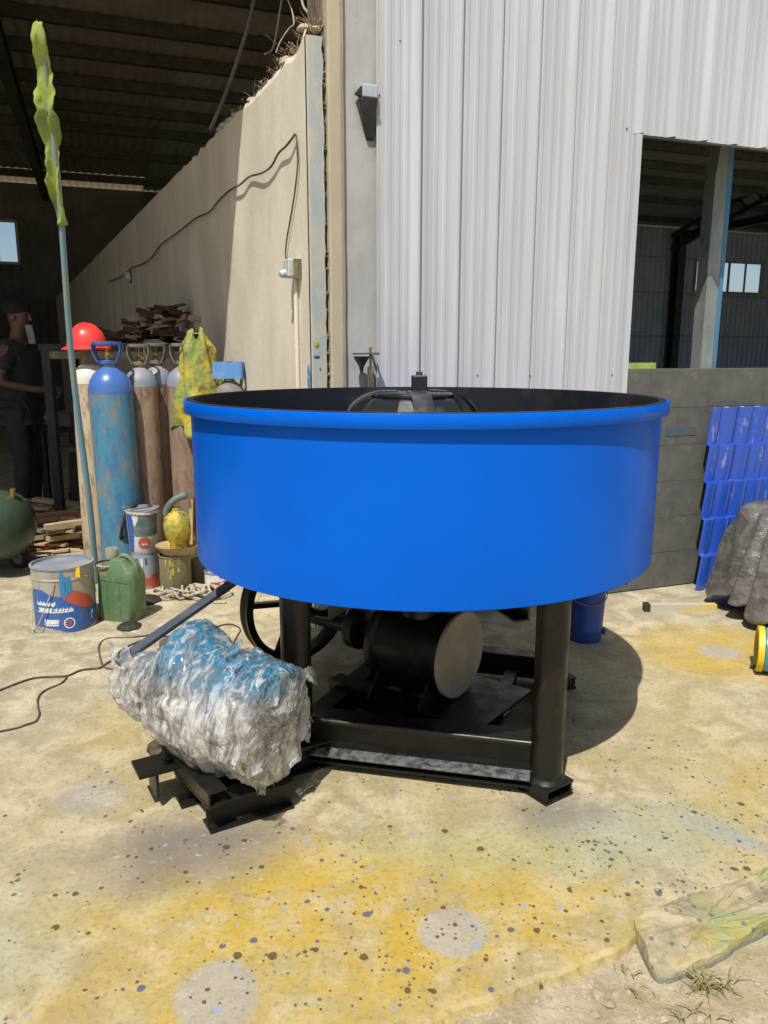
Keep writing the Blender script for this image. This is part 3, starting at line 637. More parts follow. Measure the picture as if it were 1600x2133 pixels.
legs = {'fr': Vector((.528, 2.285, 0)), 'fl': Vector((-.300, 2.475, 0)), 'bl': Vector((.075, 3.30, 0)), 'br': Vector((.74, 3.11, 0))}
for k, p in legs.items():
    mb = MB(); mb.lathe([(.052, .052), (.052, .705)], p, 28); leg = mb.build('leg', 'black', mx)
    dv = (p - C0); dv.z = 0; dv.normalize(); dt = Vector((-dv.y, dv.x, 0))
    mb = MB(); mb.box(p + UP * .004, (.125, .125, .008), (dv, dt, UP)); mb.box(p + UP * .048, (.125, .125, .008), (dv, dt, UP)); mb.box(p + dt * .055 + UP * .026, (.118, .008, .036), (dv, dt, UP)); mb.box(p - dt * .055 + UP * .026, (.118, .008, .036), (dv, dt, UP))
    mb.build('foot', 'black', leg)
    mb = MB(); mb.lathe([(.062, .0525), (.056, .060), (.0525, .066)], p, 20); mb.build('weld_bead', 'black', leg)
def beam(a, b, z, w, h, name='base_beam', I=True):
    d_ = (b - a).normalized(); mb = MB(); mb.channel(a + d_ * .05 + UP * z, b - d_ * .05 + UP * z, w, h, .010, UP, I); return bevel(mb.build(name, 'black', mx), .003, 2)
beam(legs['fl'], legs['fr'], .112, .09, .165)
_d = (legs['fr'] - legs['fl']).normalized(); _n = Vector((_d.y, -_d.x, 0))
mb = MB(); mb.hexa([legs['fl'] + _d * x_ + _n * y_ + UP * z_ for z_, o_ in ((.064, 0), (.074, 0)) for x_, y_ in ((.06, .006), (.80, .006), (.80, .064), (.06, .064))]); bevel(mb.build('highlight_ledge', 'scuffed', mx), .003)  # extra ledge added, its grey standing in for a bright highlight
mb = MB(); mb.tube([legs['fl'] + _d * .06 + _n * .047 + UP * .190, legs['fr'] - _d * .05 + _n * .047 + UP * .190], .011, 10); mb.build('edge_bead', 'black', mx)
beam(legs['fl'], legs['bl'], .085, .08, .10); beam(legs['fr'], legs['br'], .085, .08, .10); beam(legs['bl'], legs['br'], .085, .08, .10)
# gearbox drum with its pale end disc, on a cradle
AX = Vector((.80, -.60, 0)); PV = Vector((.60, .80, 0))
GD = Vector((.275, 2.66, .325))
mb = MB(); mb.lathe([(.02, -.36), (.10, -.36), (.105, -.33), (.165, -.315), (.168, -.30), (.168, -.29), (.150, -.28), (.150, -.02), (.160, -.015), (.160, -.004)], GD, 48, AX); gb = mb.build('gearbox', 'black', mx)
mb = MB(); mb.lathe([(.161, -.003), (.1615, .006), (.159, .010), (.02, .0105)], GD, 56, AX); mb.build('end_disc', 'disc', gb)
for k in range(12):
    a = 2 * math.pi * k / 12; p = GD - AX * .315 + (PV * math.cos(a) + UP * math.sin(a)) * .152; mb = MB(); mb.lathe([(.010, 0), (.010, .012), (.006, .014)], p, 6, -AX, None, True, False); mb.build('bolt', 'black', gb)
mb = MB(); mb.tube([GD - AX * .36, GD - AX * .42, GD - AX * .78], [.05, .034, .034], 20); mb.lathe([(.07, -.50), (.085, -.49), (.085, -.45), (.07, -.44)], GD, 20, AX); mb.build('drive_shaft', 'pulley', gb)
mb = MB(); mb.lathe([(.09, .15), (.075, .30), (.075, .40)], GD + UP * 0 - AX * .16 - UP * .02, 24); mb.build('vertical_shaft_housing', 'black', gb)
# cradle: two channels across the base with a plate
def onb(p, q, z): return Vector((p, q, z))
for sgn in (-1, 1):
    a = GD - AX * .16 + PV * (.12 * sgn); a.z = .112; mb = MB(); mb.channel(a - AX * .34, a + AX * .30, .07, .08, .009); mb.build('cradle_channel', 'black', mx)
for q in (-.27, -.05):
    p = GD + AX * q; p.z = 0; mb = MB(); mb.hexa([p + PV * x_ + AX * y_ + UP * z_ for z_, w_ in ((.153, .20), (.24, .13)) for x_, y_ in ((-w_, -.006), (w_, -.006), (w_, .006), (-w_, .006))]); mb.build('saddle_plate', 'black', mx)
mb = MB(); p = GD - AX * .02; p.z = .160; mb.box(p + PV * .0 + AX * .07, (.30, .40, .012), (AX, PV, UP)); mb.build('cradle_plate', 'black', mx)
# two bearers that carry the cradle across the base square
for f0 in (.26, .74):
    a = legs['fl'].lerp(legs['fr'], f0); b = legs['bl'].lerp(legs['br'], f0); a.z = b.z = .06; d_ = (b - a).normalized(); mb = MB(); mb.channel(a + d_ * .06, b - d_ * .06, .05, .05, .007); mb.build('bearer', 'black', mx)
# big belt pulley on the shaft's far end: rim, spokes, hub
PW = Vector((-.372, 3.125, .372))
AXW = Vector((.62, -.785, 0)).normalized(); PVW = Vector((.785, .62, 0))
mb = MB(); mb.lathe([(.222, -.03), (.252, -.03), (.252, -.018), (.246, -.01), (.252, -.003), (.246, .005), (.252, .012), (.252, .03), (.222, .03), (.218, 0), (.222, -.03)], PW, 64, AXW, None, False); wheel = mb.build('belt_pulley', 'pulley', mx)
for k in range(5):
    a = 2 * math.pi * k / 5 + .5; v = PVW * math.cos(a) + UP * math.sin(a); mb = MB(); mb.bar(PW + v * .05, PW + v * .222, .022, .03, AXW); mb.build('spoke', 'pulley', wheel)
mb = MB(); mb.lathe([(.055, -.04), (.055, .04)], PW, 20, AXW); mb.build('pulley_hub', 'pulley', wheel)
# motor outrigger on the ground, wrapped motor, small pulley and belts
ME = Vector((-.345, 2.15, .315)); MA = Vector((.86, -.51, 0)).normalized(); MP = Vector((.51, .86, 0)).normalized()
mb = MB()
r0 = gnd(322, 1668); r1 = gnd(420, 1722)
dirr = Vector((.80, .46, 0)).normalized()
crs = Vector((dirr.y, -dirr.x, 0))
RA = Vector((-.655, 2.215, .05)); RB = Vector((-.535, 2.085, .05))
for p, L_ in ((RA, .62), (RB, .27)):
    mb = MB(); mb.channel(p, p + dirr * L_, .075, .095, .008, UP, True); mb.build('outrigger_beam', 'black', mx)
mb = MB(); mb.channel(RA - crs * .10 + UP * .075 + dirr * .02, RB + crs * .06 + UP * .075 + dirr * .02, .06, .05, .006); mb.build('slide_rail', 'black', mx)
mb = MB(); mb.channel(RA - crs * .06 + UP * .075 + dirr * .22, RB + crs * .06 + UP * .075 + dirr * .22, .06, .05, .006); mb.build('slide_rail', 'black', mx)
a, b = RA + dirr * .58, legs['fl'] + Vector((0, 0, .06)); mb = MB(); mb.channel(RA + dirr * .60, Vector((-.19, 2.53, .05)), .075, .095, .008, UP, True); mb.build('outrigger_beam', 'black', mx)
mb = MB(); mb.box(RA - dirr * .045 - crs * .05 + UP * .075, (.14, .11, .012), (dirr, crs, UP)); mb.box(RA - dirr * .06 - crs * .05 + UP * .028, (.10, .010, .08), (crs, dirr, UP)); mb.build('end_plate', 'black', mx)
for q in ((-.03, -.02), (.05, .10)):
    p = RA + dirr * q[0] + crs * q[1] + UP * .10; mb = MB(); mb.lathe([(.008, 0), (.008, .012), (.015, .0125), (.015, .024), (.008, .0245), (.008, .05)], p, 10); mb.build('adjusting_bolt', 'pulley', mx)
motor_ax = MA
LM = .57
def wrapf(u, v):
    """crumpled film over a fat motor: u round, v along from the shaft end to the fan end"""
    a = 2 * math.pi * u; t = v
    prof = [(-.10, .01), (-.095, .06), (-.06, .088), (.0, .098), (.06, .102), (.115, .112), (.16, .148), (.22, .166), (.34, .172), (.48, .172), (.555, .168), (.578, .155), (.584, .09), (.586, .005)]
    q = t * (len(prof) - 1); i = min(int(q), len(prof) - 2); w = q - i
    l = prof[i][0] * (1 - w) + prof[i + 1][0] * w; r = prof[i][1] * (1 - w) + prof[i + 1][1] * w
    dirv = MP * math.cos(a) + UP * math.sin(a)
    base = ME - MA * (LM - l - .03)
    # terminal box lump on top, feet below
    top = max(0, math.sin(a)); lump = .080 * math.exp(-((l - .24) / .085) ** 2) * top ** 2 * (1 if 1 else 0) + .03 * math.exp(-((l - .42) / .05) ** 2) * max(0, math.sin(a + .5)) ** 6
    foot = .035 * math.exp(-((l - .33) / .14) ** 2) * max(0, -math.sin(a)) ** 4
    s_ = Vector((l * 5.0, math.cos(a) * .9, math.sin(a) * .9))
    ph = nz(Vector((l * 3, math.cos(a), math.sin(a))), 1.4, 6)
    fold = abs(math.sin(l * 26 + 2.2 * math.sin(a * 2 + 1) + 5 * ph)) ** .6          # strands of film pulled round the body
    diag = abs(math.sin(l * 15 - a * 2.5 + 4 * ph)) ** .5
    ridg = .010 * fold + .009 * diag + .020 * nz(s_, 1.3, 5) + .010 * (1 - abs(nz(s_, 2.6, 3.0)) * 2.4) - .012
    rr_ = r + (ridg + lump + foot) * min(1, r / .10)
    p = base + dirv * rr_
    if l > .54: p += MA * (.014 * nz(Vector((p.x, p.y, p.z)) * 16) + .010 * (1 - abs(nz(Vector((p.x, p.y, p.z)) * 9, 1, 4)) * 2))
    return p
mb = MB(); mb.lathe([(.02, -.60), (.05, -.60), (.05, -.50), (.09, -.49), (.12, -.44), (.130, -.40), (.130, -.10), (.136, -.095), (.136, -.012), (.12, 0), (.02, .002)], ME, 36, MA); motor = mb.build('wrapped_motor', 'motor', mx)
for _k in range(14):
    _a = 2 * math.pi * _k / 14; _v = MP * math.cos(_a) + UP * math.sin(_a); mb = MB(); mb.bar(ME - MA * .39 + _v * .134, ME - MA * .11 + _v * .134, .006, .018, _v); mb.build('cooling_fin', 'motor', motor)
mb = MB(); mb.box(ME - MA * .33 + UP * .165, (.14, .11, .07), (MA, MP, UP), .006); mb.build('terminal_box', 'motor', motor)
mb = MB(); mb.grid(wrapf, 130, 96, True); wm = mb.build('plastic_wrap', 'film', motor)
bm = bmesh.new(); bm.from_mesh(wm.data); bmesh.ops.remove_doubles(bm, verts=bm.verts, dist=1e-4); bmesh.ops.recalc_face_normals(bm, faces=bm.faces); bm.to_mesh(wm.data); bm.free()
random.seed(31)
for v in wm.data.vertices: v.co += Vector((random.uniform(-1, 1), random.uniform(-1, 1), random.uniform(-1, 1))) * .0019
for pgn in wm.data.polygons: pgn.use_smooth = random.random() < .8
# film coordinates measured from the ground: keep object coords (root at floor level)
# loose tail of film hanging at the fan end, flap on top
def flap(u, v):
    base = ME + MA * .015 - UP * (.155 + .075 * v) + MP * ((u - .5) * .13 * (1 - v * .75) - .03)
    return base - MA * .03 + MA * (.012 * math.sin(9 * u + 3 * v) + .01 * nz((u * 4, v * 4, 0)))
mb = MB(); mb.grid(flap, 14, 12); mb.build('film_tail', 'film', motor)
random.seed(44)
for _l, _a, _w, _h, _ti in ((.10, 1.2, .09, .06, .6), (.22, .9, .12, .05, -.5), (.38, 1.9, .10, .05, .4), (.47, .6, .09, .05, -.3), (.30, 2.6, .10, .05, .2), (.02, 2.2, .08, .05, -.6), (.52, 3.4, .10, .045, .3), (.44, -.4, .09, .04, .5), (.16, 3.1, .10, .045, -.2), (.55, 2.2, .08, .04, .1)):
    _d = MP * math.cos(_a) + UP * math.sin(_a); _t = (MA * math.cos(_ti) + (MP * -math.sin(_a) + UP * math.cos(_a)) * math.sin(_ti)).normalized()
    _q = wrapf(_a / (2 * math.pi) % 1, (_l + .10) / .686 * .92 + .02) - _d * .008; _sd = _d.cross(_t)
    def lf(u, v): return _q + _t * ((u - .5) * _w * (1 - .35 * v)) + _d * (_h * v * (.6 + .6 * nz((u * 4, _l * 20, 0)) + .3)) + _sd * (.03 * math.sin(u * 7 + _a * 3) * (.3 + v) + .035 * v + .01 * nz((u * 9, v * 6, _l * 9)))
    mb = MB(); mb.grid(lf, 16, 8); mb.build('film_flap', 'film', motor)
SP = ME - MA * (LM + .005); SP.z = .345
mb = MB(); 
wheel_top = PW + UP * .235 - PVW * .10
p0, p1 = SP - PVW * .06 + UP * .052, PW - PVW * .085 + UP * .236
for k in (-1, 0, 1):
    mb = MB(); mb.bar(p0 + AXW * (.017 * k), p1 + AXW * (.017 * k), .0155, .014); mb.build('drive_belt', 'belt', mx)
q0, q1 = SP + PVW * .02 - UP * .05, PW + PVW * .03 - UP * .248
for k in (-1, 0, 1):
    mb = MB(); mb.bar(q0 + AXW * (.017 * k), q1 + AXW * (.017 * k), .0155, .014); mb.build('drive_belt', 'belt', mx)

# ================================================================== GAS CYLINDERS AT THE SHED DOOR
def cylinder(px, py, r, zs, mats, label, guard=None, valve=True, lean=(0, 0), zt=None):
    p = gnd(px, py); t = thing('gas_cylinder', p, label, 'gas cylinder', 'gas cylinders at the shed door')
    t.rotation_euler = (R(lean[1]), R(lean[0]), 0)
    bm_, sm_ = mats
    mb = MB(); mb.lathe([(r * .90, 0), (r, .012), (r, zs * .3), (r, zs * .6), (r, zs)], (0, 0, 0), 36); mb.build('body', bm_, t, True)
    k = r * .95
    mb = MB(); mb.lathe([(r * 1.001, zs + .001), (r * .985, zs + k * .30), (r * .90, zs + k * .62), (r * .72, zs + k * .92), (r * .46, zs + k * 1.15), (r * .32, zs + k * 1.25), (r * .30, zs + k * 1.45)], (0, 0, 0), 36, None, None, False); sh = mb.build('shoulder', sm_, t, True)
    zn = zs + k * 1.45
    if valve:
        mb = MB(); mb.lathe([(r * .34, zn - .02), (r * .34, zn + .012), (r * .18, zn + .014), (r * .16, zn + .06), (r * .10, zn + .062), (r * .10, zn + .085)], (0, 0, 0), 16); v = mb.build('valve', 'brass', t, True)
        mb = MB(); mb.tube([(0, 0, zn + .04), (.03, -.035, zn + .04)], .012, 10); mb.build('outlet', 'brass', v, True)
        mb = MB(); mb.lathe([(.026, 0), (.028, .006), (.026, .012)], (0, 0, zn + .085), 12); mb.build('hand_wheel', 'rubber' if guard != 'guard_blue' else 'hat', v, True)
    if guard:
        w, hgt = r * .62, .115
        mb = MB(); mb.lathe([(r * .34, zn - .012), (r * .40, zn - .006), (r * .40, zn + .012), (r * .34, zn + .016)], (0, 0, 0), 20); mb.build('guard_collar', guard, t, True)
        for sg in (-1, 1):
            pts = curve_pts([(sg * r * .36, 0, zn), (sg * w * .80, 0, zn + .03), (sg * w * 1.0, 0, zn + .075), (sg * w * .98, 0, zn + hgt)], 5)
            mb = MB(); rings = [[q + Vector((0, -.035, 0)), q + Vector((.006 * sg, -.035, 0)), q + Vector((.006 * sg, .035, 0)), q + Vector((0, .035, 0))] for q in pts]
            mb.loft(rings, True, True); mb.build('guard_side', guard, t, True)
        mb = MB(); mb.lathe([(w * .98, zn + hgt - .012), (w * 1.08, zn + hgt - .008), (w * 1.08, zn + hgt + .008), (w * .98, zn + hgt + .010), (w * .98, zn + hgt - .012)], (0, 0, 0), 28, None, None, False); mb.build('guard_ring', guard, t, True)
    return t, zn
c1, z1 = cylinder(214, 1193, .108, 1.225, ('cyl_beige', 'sh_white'), 'beige gas cylinder with white shoulder, behind the leaning flagpole', None, False, (.6, 0))
mb = MB(); mb.lathe([(.052, z1 - .03), (.052, z1 + .075), (.04, z1 + .08)], (0, 0, 0), 16); mb.build('valve_cap', 'tin_rust', c1, True)
cylinder(262, 1206, .130, 1.175, ('cyl_blue', 'sh_blue'), 'scuffed blue gas cylinder with glossy blue shoulder and handle ring', 'guard_blue', True, (-.6, 0))
cylinder(318, 1190, .100, 1.205, ('cyl_tan', 'sh_pale'), 'brown gas cylinder next to the blue one, with a brass valve in its ring', 'guard_grey')
cylinder(350, 1176, .098, 1.215, ('cyl_brown', 'sh_pale'), 'darker brown gas cylinder, second to the right of the blue one', 'guard_grey', True)
cylinder(402, 1182, .104, 1.205, ('cyl_tan', 'sh_pale'), 'brown gas cylinder between the dark brown one and the yellow cloth', 'guard_grey')
c6, z6 = cylinder(438, 1184, .100, 1.18, ('cyl_brown', 'sh_pale'), 'gas cylinder hidden under the yellow and green cloth', 'guard_grey', True)
c7, z7 = cylinder(494, 1200, .098, 1.13, ('cyl_dark', 'cyl_dark'), 'grey gas cylinder with sky blue guard against the side wall', None, True)
mb = MB()
for (a, b) in (((-.085, -.06), (.085, -.06)), ((.085, -.06), (.085, .06)), ((-.085, .06), (.085, .06)), ((-.085, -.06), (-.085, .06))):
    mb.bar((a[0], a[1], z7 + .045), (b[0], b[1], z7 + .045), .008, .10)
mb.build('valve_guard', 'guard_sky', c7, True)
# cloth dragged over the sixth cylinder
cb = gnd(438, 1184)
def drape(u, v):
    a = 2 * math.pi * u; z = 1.535 - .62 * v ** 1.1 - .03 * math.sin(3 * a)
    r = (.045 + .04 * min(1, v * 5) + .075 * v) * (1 + (.10 + .12 * v) * math.sin(6 * a + 3 * nz((v * 2, 0, 0))) + .16 * nz((math.cos(a) * 2, math.sin(a) * 2, v * 4)))
    if v == 0: r *= .6
    return cb + Vector((math.cos(a) * r - .014, math.sin(a) * r, z + .015 * nz((a * 2, v * 5, 2))))
mb = MB(); mb.grid(drape, 72, 30); mb.lathe([(.002, 1.536), (.05, 1.53)], cb + Vector((-.014, 0, 0)), 16, None, None, False)
o = solidify(mb.build('draped_cloth', 'cloth'), .003); tag(o, 'yellow and green paint-splashed cloth hung over a gas cylinder', 'cloth')
# red hard hat on the beige cylinder
hp = gnd(214, 1193) + Vector((.012, -.01, z1 + .045))
hh = thing('hard_hat', hp, 'red hard hat resting on top of the beige gas cylinder', 'hard hat')
mb = MB(); mb.lathe([(.108, .02), (.108, .045), (.102, .085), (.088, .122), (.062, .150), (.03, .164), (.002, .168)], (0, 0, 0), 36, None, lambda a, h: 1 + .10 * math.cos(a) ** 2 + .012 * math.cos(8 * a) * (1 if h > .06 else .3), False); mb.build('shell', 'hat', hh, True)
mb = MB(); mb.lathe([(.110, .022), (.128, .012), (.129, .017), (.109, .032)], (0, 0, 0), 36, None, lambda a, h: 1 + .10 * math.cos(a) ** 2 + .10 * max(0, math.cos(a + 2.4)) ** 3, False); mb.build('brim', 'hat', hh, True)
mb = MB()
for a in (-.02, 0, .02): mb.tube([Vector((-.105 * math.cos(t_) , a, .035 + .138 * math.sin(t_))) for t_ in [math.pi * k / 12 for k in range(13)]], .005, 6)
mb.build('crown_ridge', 'hat', hh, True)

# steel rack behind with a heap of rusty offcuts
rk = thing('steel_rack', (-1.85, 6.0, 0), 'dark steel rack behind the gas cylinders, piled with offcuts', 'rack')
mb = MB(); mb.box((-1.75, 6.02, 1.455), (1.55, .55, .05)); mb.build('shelf', 'dark_board', rk)
for x in (-2.48, -1.02):
    for y in (5.78, 6.26): mb = MB(); mb.box((x, y, .715), (.06, .06, 1.43)); mb.build('leg', 'dark_board', rk)
mb = MB(); mb.box((-1.75, 6.02, .70), (1.4, .5, .04)); mb.build('shelf', 'dark_board', rk)
mb = MB(); mb.box((-1.75, 5.755, 1.40), (1.40, .012, .055)); mb.build('rail', 'tin_rust', rk)
random.seed(11)
for i in range(64):
    u = random.gauss(0, .5); u = max(-1, min(1, u)); x = -1.60 + .50 * u; hmax = .27 * (1 - abs(u) ** 1.6)
    z = 1.50 + random.uniform(0, 1) * max(.02, hmax); y = 5.85 + random.uniform(-.05, .3)
    a = random.uniform(-.5, .5) + (math.pi / 2 if random.random() < .35 else 0); ti = random.uniform(-.35, .35)
    X = Vector((math.cos(a) * math.cos(ti), math.sin(a) * math.cos(ti), math.sin(ti))); Y = X.cross(UP).normalized(); Z = Y.cross(X) * -1
    L_ = random.uniform(.07, .2); mb = MB(); k = random.random()
    if k < .45: mb.channel(Vector((0, 0, 0)) - X * L_ / 2, X * L_ / 2, .045, .04, .006)
    elif k < .7: mb.tube([X * (-L_ / 2), X * (L_ / 2)], .02, 8)
    else: mb.box((0, 0, 0), (L_, .06, .012), (X, Y, Z))
    for v in mb.v: v += Vector((x, y, z))
    o = mb.build('steel_offcut', 'scrap_pale' if random.random() < .22 else 'scrap'); tag(o, 'short rusty steel offcut in the heap behind the gas cylinders', 'offcut', 'offcuts heaped on the rack')

# ================================================================== FLAGPOLE
fb = gnd(201, 1230); ft = atY(84, 48, 3.72)
fp = thing('flagpole', fb, 'thin blue-grey pole with a yellow-green flag, leaning by the shed door', 'flagpole')
mb = MB(); mb.tube([fb.lerp(ft, k / 14) + Vector((.010 * math.sin(k * .7), 0, 0)) for k in range(15)], [.019 - .0065 * k / 14 for k in range(15)], 12); mb.build('pole', 'pole', fp)
def flagf(u, v):
    f_ = 1 - .285 * v; p = fb.lerp(ft, f_); wd = (.026 + .046 * math.sin(min(1, v * 1.25) * math.pi) ** .8 + (.014 if v > .75 else 0)) * (1 + .4 * nz((v * 7, 0, 0)))
    off = (u + .18 * nz((v * 23, u * 3, 7)) - .55 + .35 * (v > .8) * (v - .8) * 4) * wd * 1.25; dp = .02 * math.sin(u * 6 + v * 14) * v + .02 * nz((u * 3, v * 9, 1))
    return p + Vector((off, -.016 + dp - .015 * math.sin(v * 19), .01 * nz((u * 4, v * 6, 4))))
mb = MB(); mb.grid(flagf, 12, 60); solidify(mb.build('flag', 'flag', fp), .0015)
mb = MB(); mb.tube([fb + UP * .0, fb + UP * .14], .034, 14); mb.lathe([(.040, .085), (.040, .15), (.030, .155)], fb, 16); mb.build('socket', 'sh_white', fp)
mb = MB()
for a in (.3, 2.4, 4.5): mb.bar(fb + UP * .07, fb + Vector((.13 * math.cos(a), .13 * math.sin(a), .012)), .03, .014)
mb.build('foot', 'tin_rust', fp)

# ================================================================== TINS AND CANS
def print_patch(root, c, r, pred, mat, name, a0, a1, z0, z1, na=110, nzv=80, off=.0012, rz=None):
    mb = MB(); ids = {}
    def vid(i, j):
        if (i, j) not in ids:
            a = a0 + (a1 - a0) * i / na; z = z0 + (z1 - z0) * j / nzv; rr_ = (rz(z) if rz else r) + off
            ids[(i, j)] = len(mb.v); mb.v.append(Vector((c[0] + rr_ * math.cos(a), c[1] + rr_ * math.sin(a), c[2] + z)))
        return ids[(i, j)]
    for j in range(nzv):
        for i in range(na):
            if pred((i + .5) / na, (j + .5) / nzv): mb.f.append((vid(i, j), vid(i + 1, j), vid(i + 1, j + 1), vid(i, j + 1))); mb.sm.append(True)
    if mb.f: return mb.build(name, mat, root)
def stroke(root, c, r, pts, w, mat, name, off=.0026):
    """a brush stroke on a round tin; pts in (angle, height)"""
    mb = MB(); L_, R_ = [], []
    P = [Vector((a * r, z, 0)) for a, z in pts]
    for i, p in enumerate(P):
        t = (P[min(i + 1, len(P) - 1)] - P[max(i - 1, 0)]).normalized(); nn = Vector((-t.y, t.x, 0)) * w / 2
        for q, lst in ((p + nn, L_), (p - nn, R_)):
            a = q.x / r; lst.append(Vector((c[0] + (r + off) * math.cos(a), c[1] + (r + off) * math.sin(a), c[2] + q.y)))
    mb.loft([L_, R_], False, False, True); return mb.build(name, mat, root)
def tin(name, p, r, h, mat, label, rimmat=None, cat='paint tin', taper=1.0, group=None, lid=True):
    t = thing(name, p, label, cat, group)
    mb = MB(); mb.lathe([(r * taper * .97, .0), (r * taper, .004), (r * (taper + (1 - taper) * .5), h * .5), (r, h - .012)], p, 48, None, lambda a, z: 1 + .006 * nz((a, z * 9, 0)), False); mb.build('body', mat, t)
    mb = MB(); mb.lathe([(r, h - .012), (r * 1.035, h - .008), (r * 1.035, h), (r * .97, h + .001), (r * .965, h - .014)], p, 48, None, None, False); mb.build('rim', rimmat or mat, t)
    if lid: mb = MB(); mb.lathe([(.001, h - .013), (r * .96, h - .014)], p, 48, None, None, False); mb.build('lid', rimmat or mat, t)
    return t
pp = gnd(140, 1301); PR, PH = .152, .345
pail = tin('paint_pail', pp, PR, PH, 'pail', 'large worn paint pail with blue and red print, nearest the yard', 'sh_pale')
mb = MB(); mb.lathe([(PR * 1.0, PH * .80), (PR * 1.02, PH * .81), (PR * 1.02, PH * .825), (PR, PH * .835)], pp, 48, None, None, False); mb.build('hoop', 'pail', pail)
def P1(u, v):
    if v > .68: return False
    return v < .54 + .14 * math.sin(u * 5.2 + .35) + .05 * math.sin(u * 13) and v > .06 + .05 * math.sin(u * 7) and (u < .93 or v < .35)
AF = -1.22
print_patch(pail, pp, PR, P1, 'pail_blue', 'printed_label', AF - 1.35, AF + 1.35, 0, PH)
def P2(u, v): x_, y_ = u - .70, v - .50; q = x_ * .75 + y_ * .66; w_ = -x_ * .66 + y_ * .75; return (x_ * 2.2 + y_ * 1.0) ** 2 / .16 + (y_ * 1.6 - x_ * 0 + .6 * x_) ** 2 / .035 < 1
print_patch(pail, pp, PR, P2, 'pail_red', 'printed_label', AF - 1.35, AF + 1.35, 0, PH, off=.0022)
def sc_line(a0, a1, z, amp, seed, n_=26): return [(AF + a0 + (a1 - a0) * k / n_, z + amp * abs(math.sin(k * 1.9 + seed)) * (1 if (k * 7 + int(seed * 3)) % 5 < 3 else .15)) for k in range(n_ + 1)]
for a0, a1, z, am, sd, w in ((-.95, -.25, .152, .030, .3, .010), (-.85, -.38, .120, .022, 1.7, .012), (-.30, .28, .122, .018, 2.2, .010), (-.95, .30, .117, .004, .9, .006), (-.65, -.2, .055, .026, 2.9, .012), (-.7, -.2, .048, .006, .2, .007)):
    stroke(pail, pp, PR, sc_line(a0, a1, z, am, sd), w, 'pail_white', 'white_lettering')
stroke(pail, pp, PR, [(AF + .14 + .16 * math.cos(t_), .058 + .026 * math.sin(t_)) for t_ in [k * math.pi / 8 for k in range(17)]], .006, 'pail_white', 'white_lettering')
stroke(pail, pp, PR, [(AF + .10 + .08 * math.cos(t_), .058 + .012 * math.sin(t_)) for t_ in [k * math.pi / 6 for k in range(13)]], .008, 'pail_red', 'red_mark')
stroke(pail, pp, PR, [(AF + 1.0 + .05 * math.cos(t_), .075 + .022 * math.sin(t_)) for t_ in [k * math.pi / 5 for k in range(9)]], .007, 'pail_white', 'white_lettering')
for a, z0, z1, w in ((-.02, .345, .20, .016), (.06, .31, .185, .008), (.20, .300, .215, .020), (.13, .30, .20, .007)):
    stroke(pail, pp, PR, [(AF + a + .01 * math.sin(k), z0 + (z1 - z0) * k / 8) for k in range(9)], w, 'drip_blue', 'paint_drip', .0036)
mb = MB(); mb.tube([pp + Vector((PR * 1.04 * math.cos(a), PR * 1.04 * math.sin(a), .26 - .24 * math.sin((a - math.pi) ) * -1 if 0 else .27 - .25 * math.sin(k * math.pi / 20))) + Vector((0, -.03 * math.sin(k * math.pi / 20), 0)) for k, a in [(k, -math.pi * 1.08 + k * (math.pi * .62) / 20) for k in range(21)]], .003, 6); mb.build('wire_handle', 'rope', pail)
mb = MB(); mb.box(pp + Vector((PR * .80, -PR * .66, .315)), (.022, .012, .05)); mb.build('yellow_clip', 'yellow', pail)

# green jerrycan
jp = gnd(256, 1287); jr = R(-14)
jc = thing('jerrycan', jp, 'dusty green plastic jerrycan beside the large paint pail', 'jerrycan'); jc.rotation_euler = (R(2), R(4), jr)
mb = MB(); hw, hd = .112, .075
prof = [(.86, 0), (1, .018), (1.0, .12), (.985, .24), (.90, .275), (.66, .315), (.34, .338), (.30, .345)]
rings = []
for k, z in prof:
    rings.append([Vector((x * hw * (k if abs(x) else 1) , y * hd * (.5 + .5 * k), z)) for x, y in [(-1, -.7), (-.8, -1), (0, -1.02), (.8, -1), (1, -.7), (1, .7), (.8, 1), (0, 1.02), (-.8, 1), (-1, .7)]])
mb.loft(rings, True, True, True); bevel(mb.build('body', 'jerry', jc, True), .006)
mb = MB(); mb.lathe([(.034, .34), (.034, .385), (.030, .39)], (-.055, 0, 0), 16); nk = mb.build('spout', 'jerry_cap', jc, True)
mb = MB(); mb.lathe([(.052, .303), (.058, .308), (.050, .314)], (-.072, -.03, .0), 20, None, lambda a, h: 1, False); mb.build('cap_ring', 'jerry_cap', jc, True)
mb = MB(); mb.tube(curve_pts([(-.015, 0, .335), (.01, 0, .358), (.05, 0, .350), (.082, 0, .312), (.09, 0, .275)], 6), .013, 10); mb.build('handle', 'jerry', jc, True)
mb = MB()
for q in (-.55, .1): mb.box((hw * q + .02, -hd * 1.0, .13), (.006, .006, .17), None)
mb.box((.0, -hd * 1.0, .235), (.16, .006, .006)); mb.build('moulded_rib', 'jerry', jc, True)
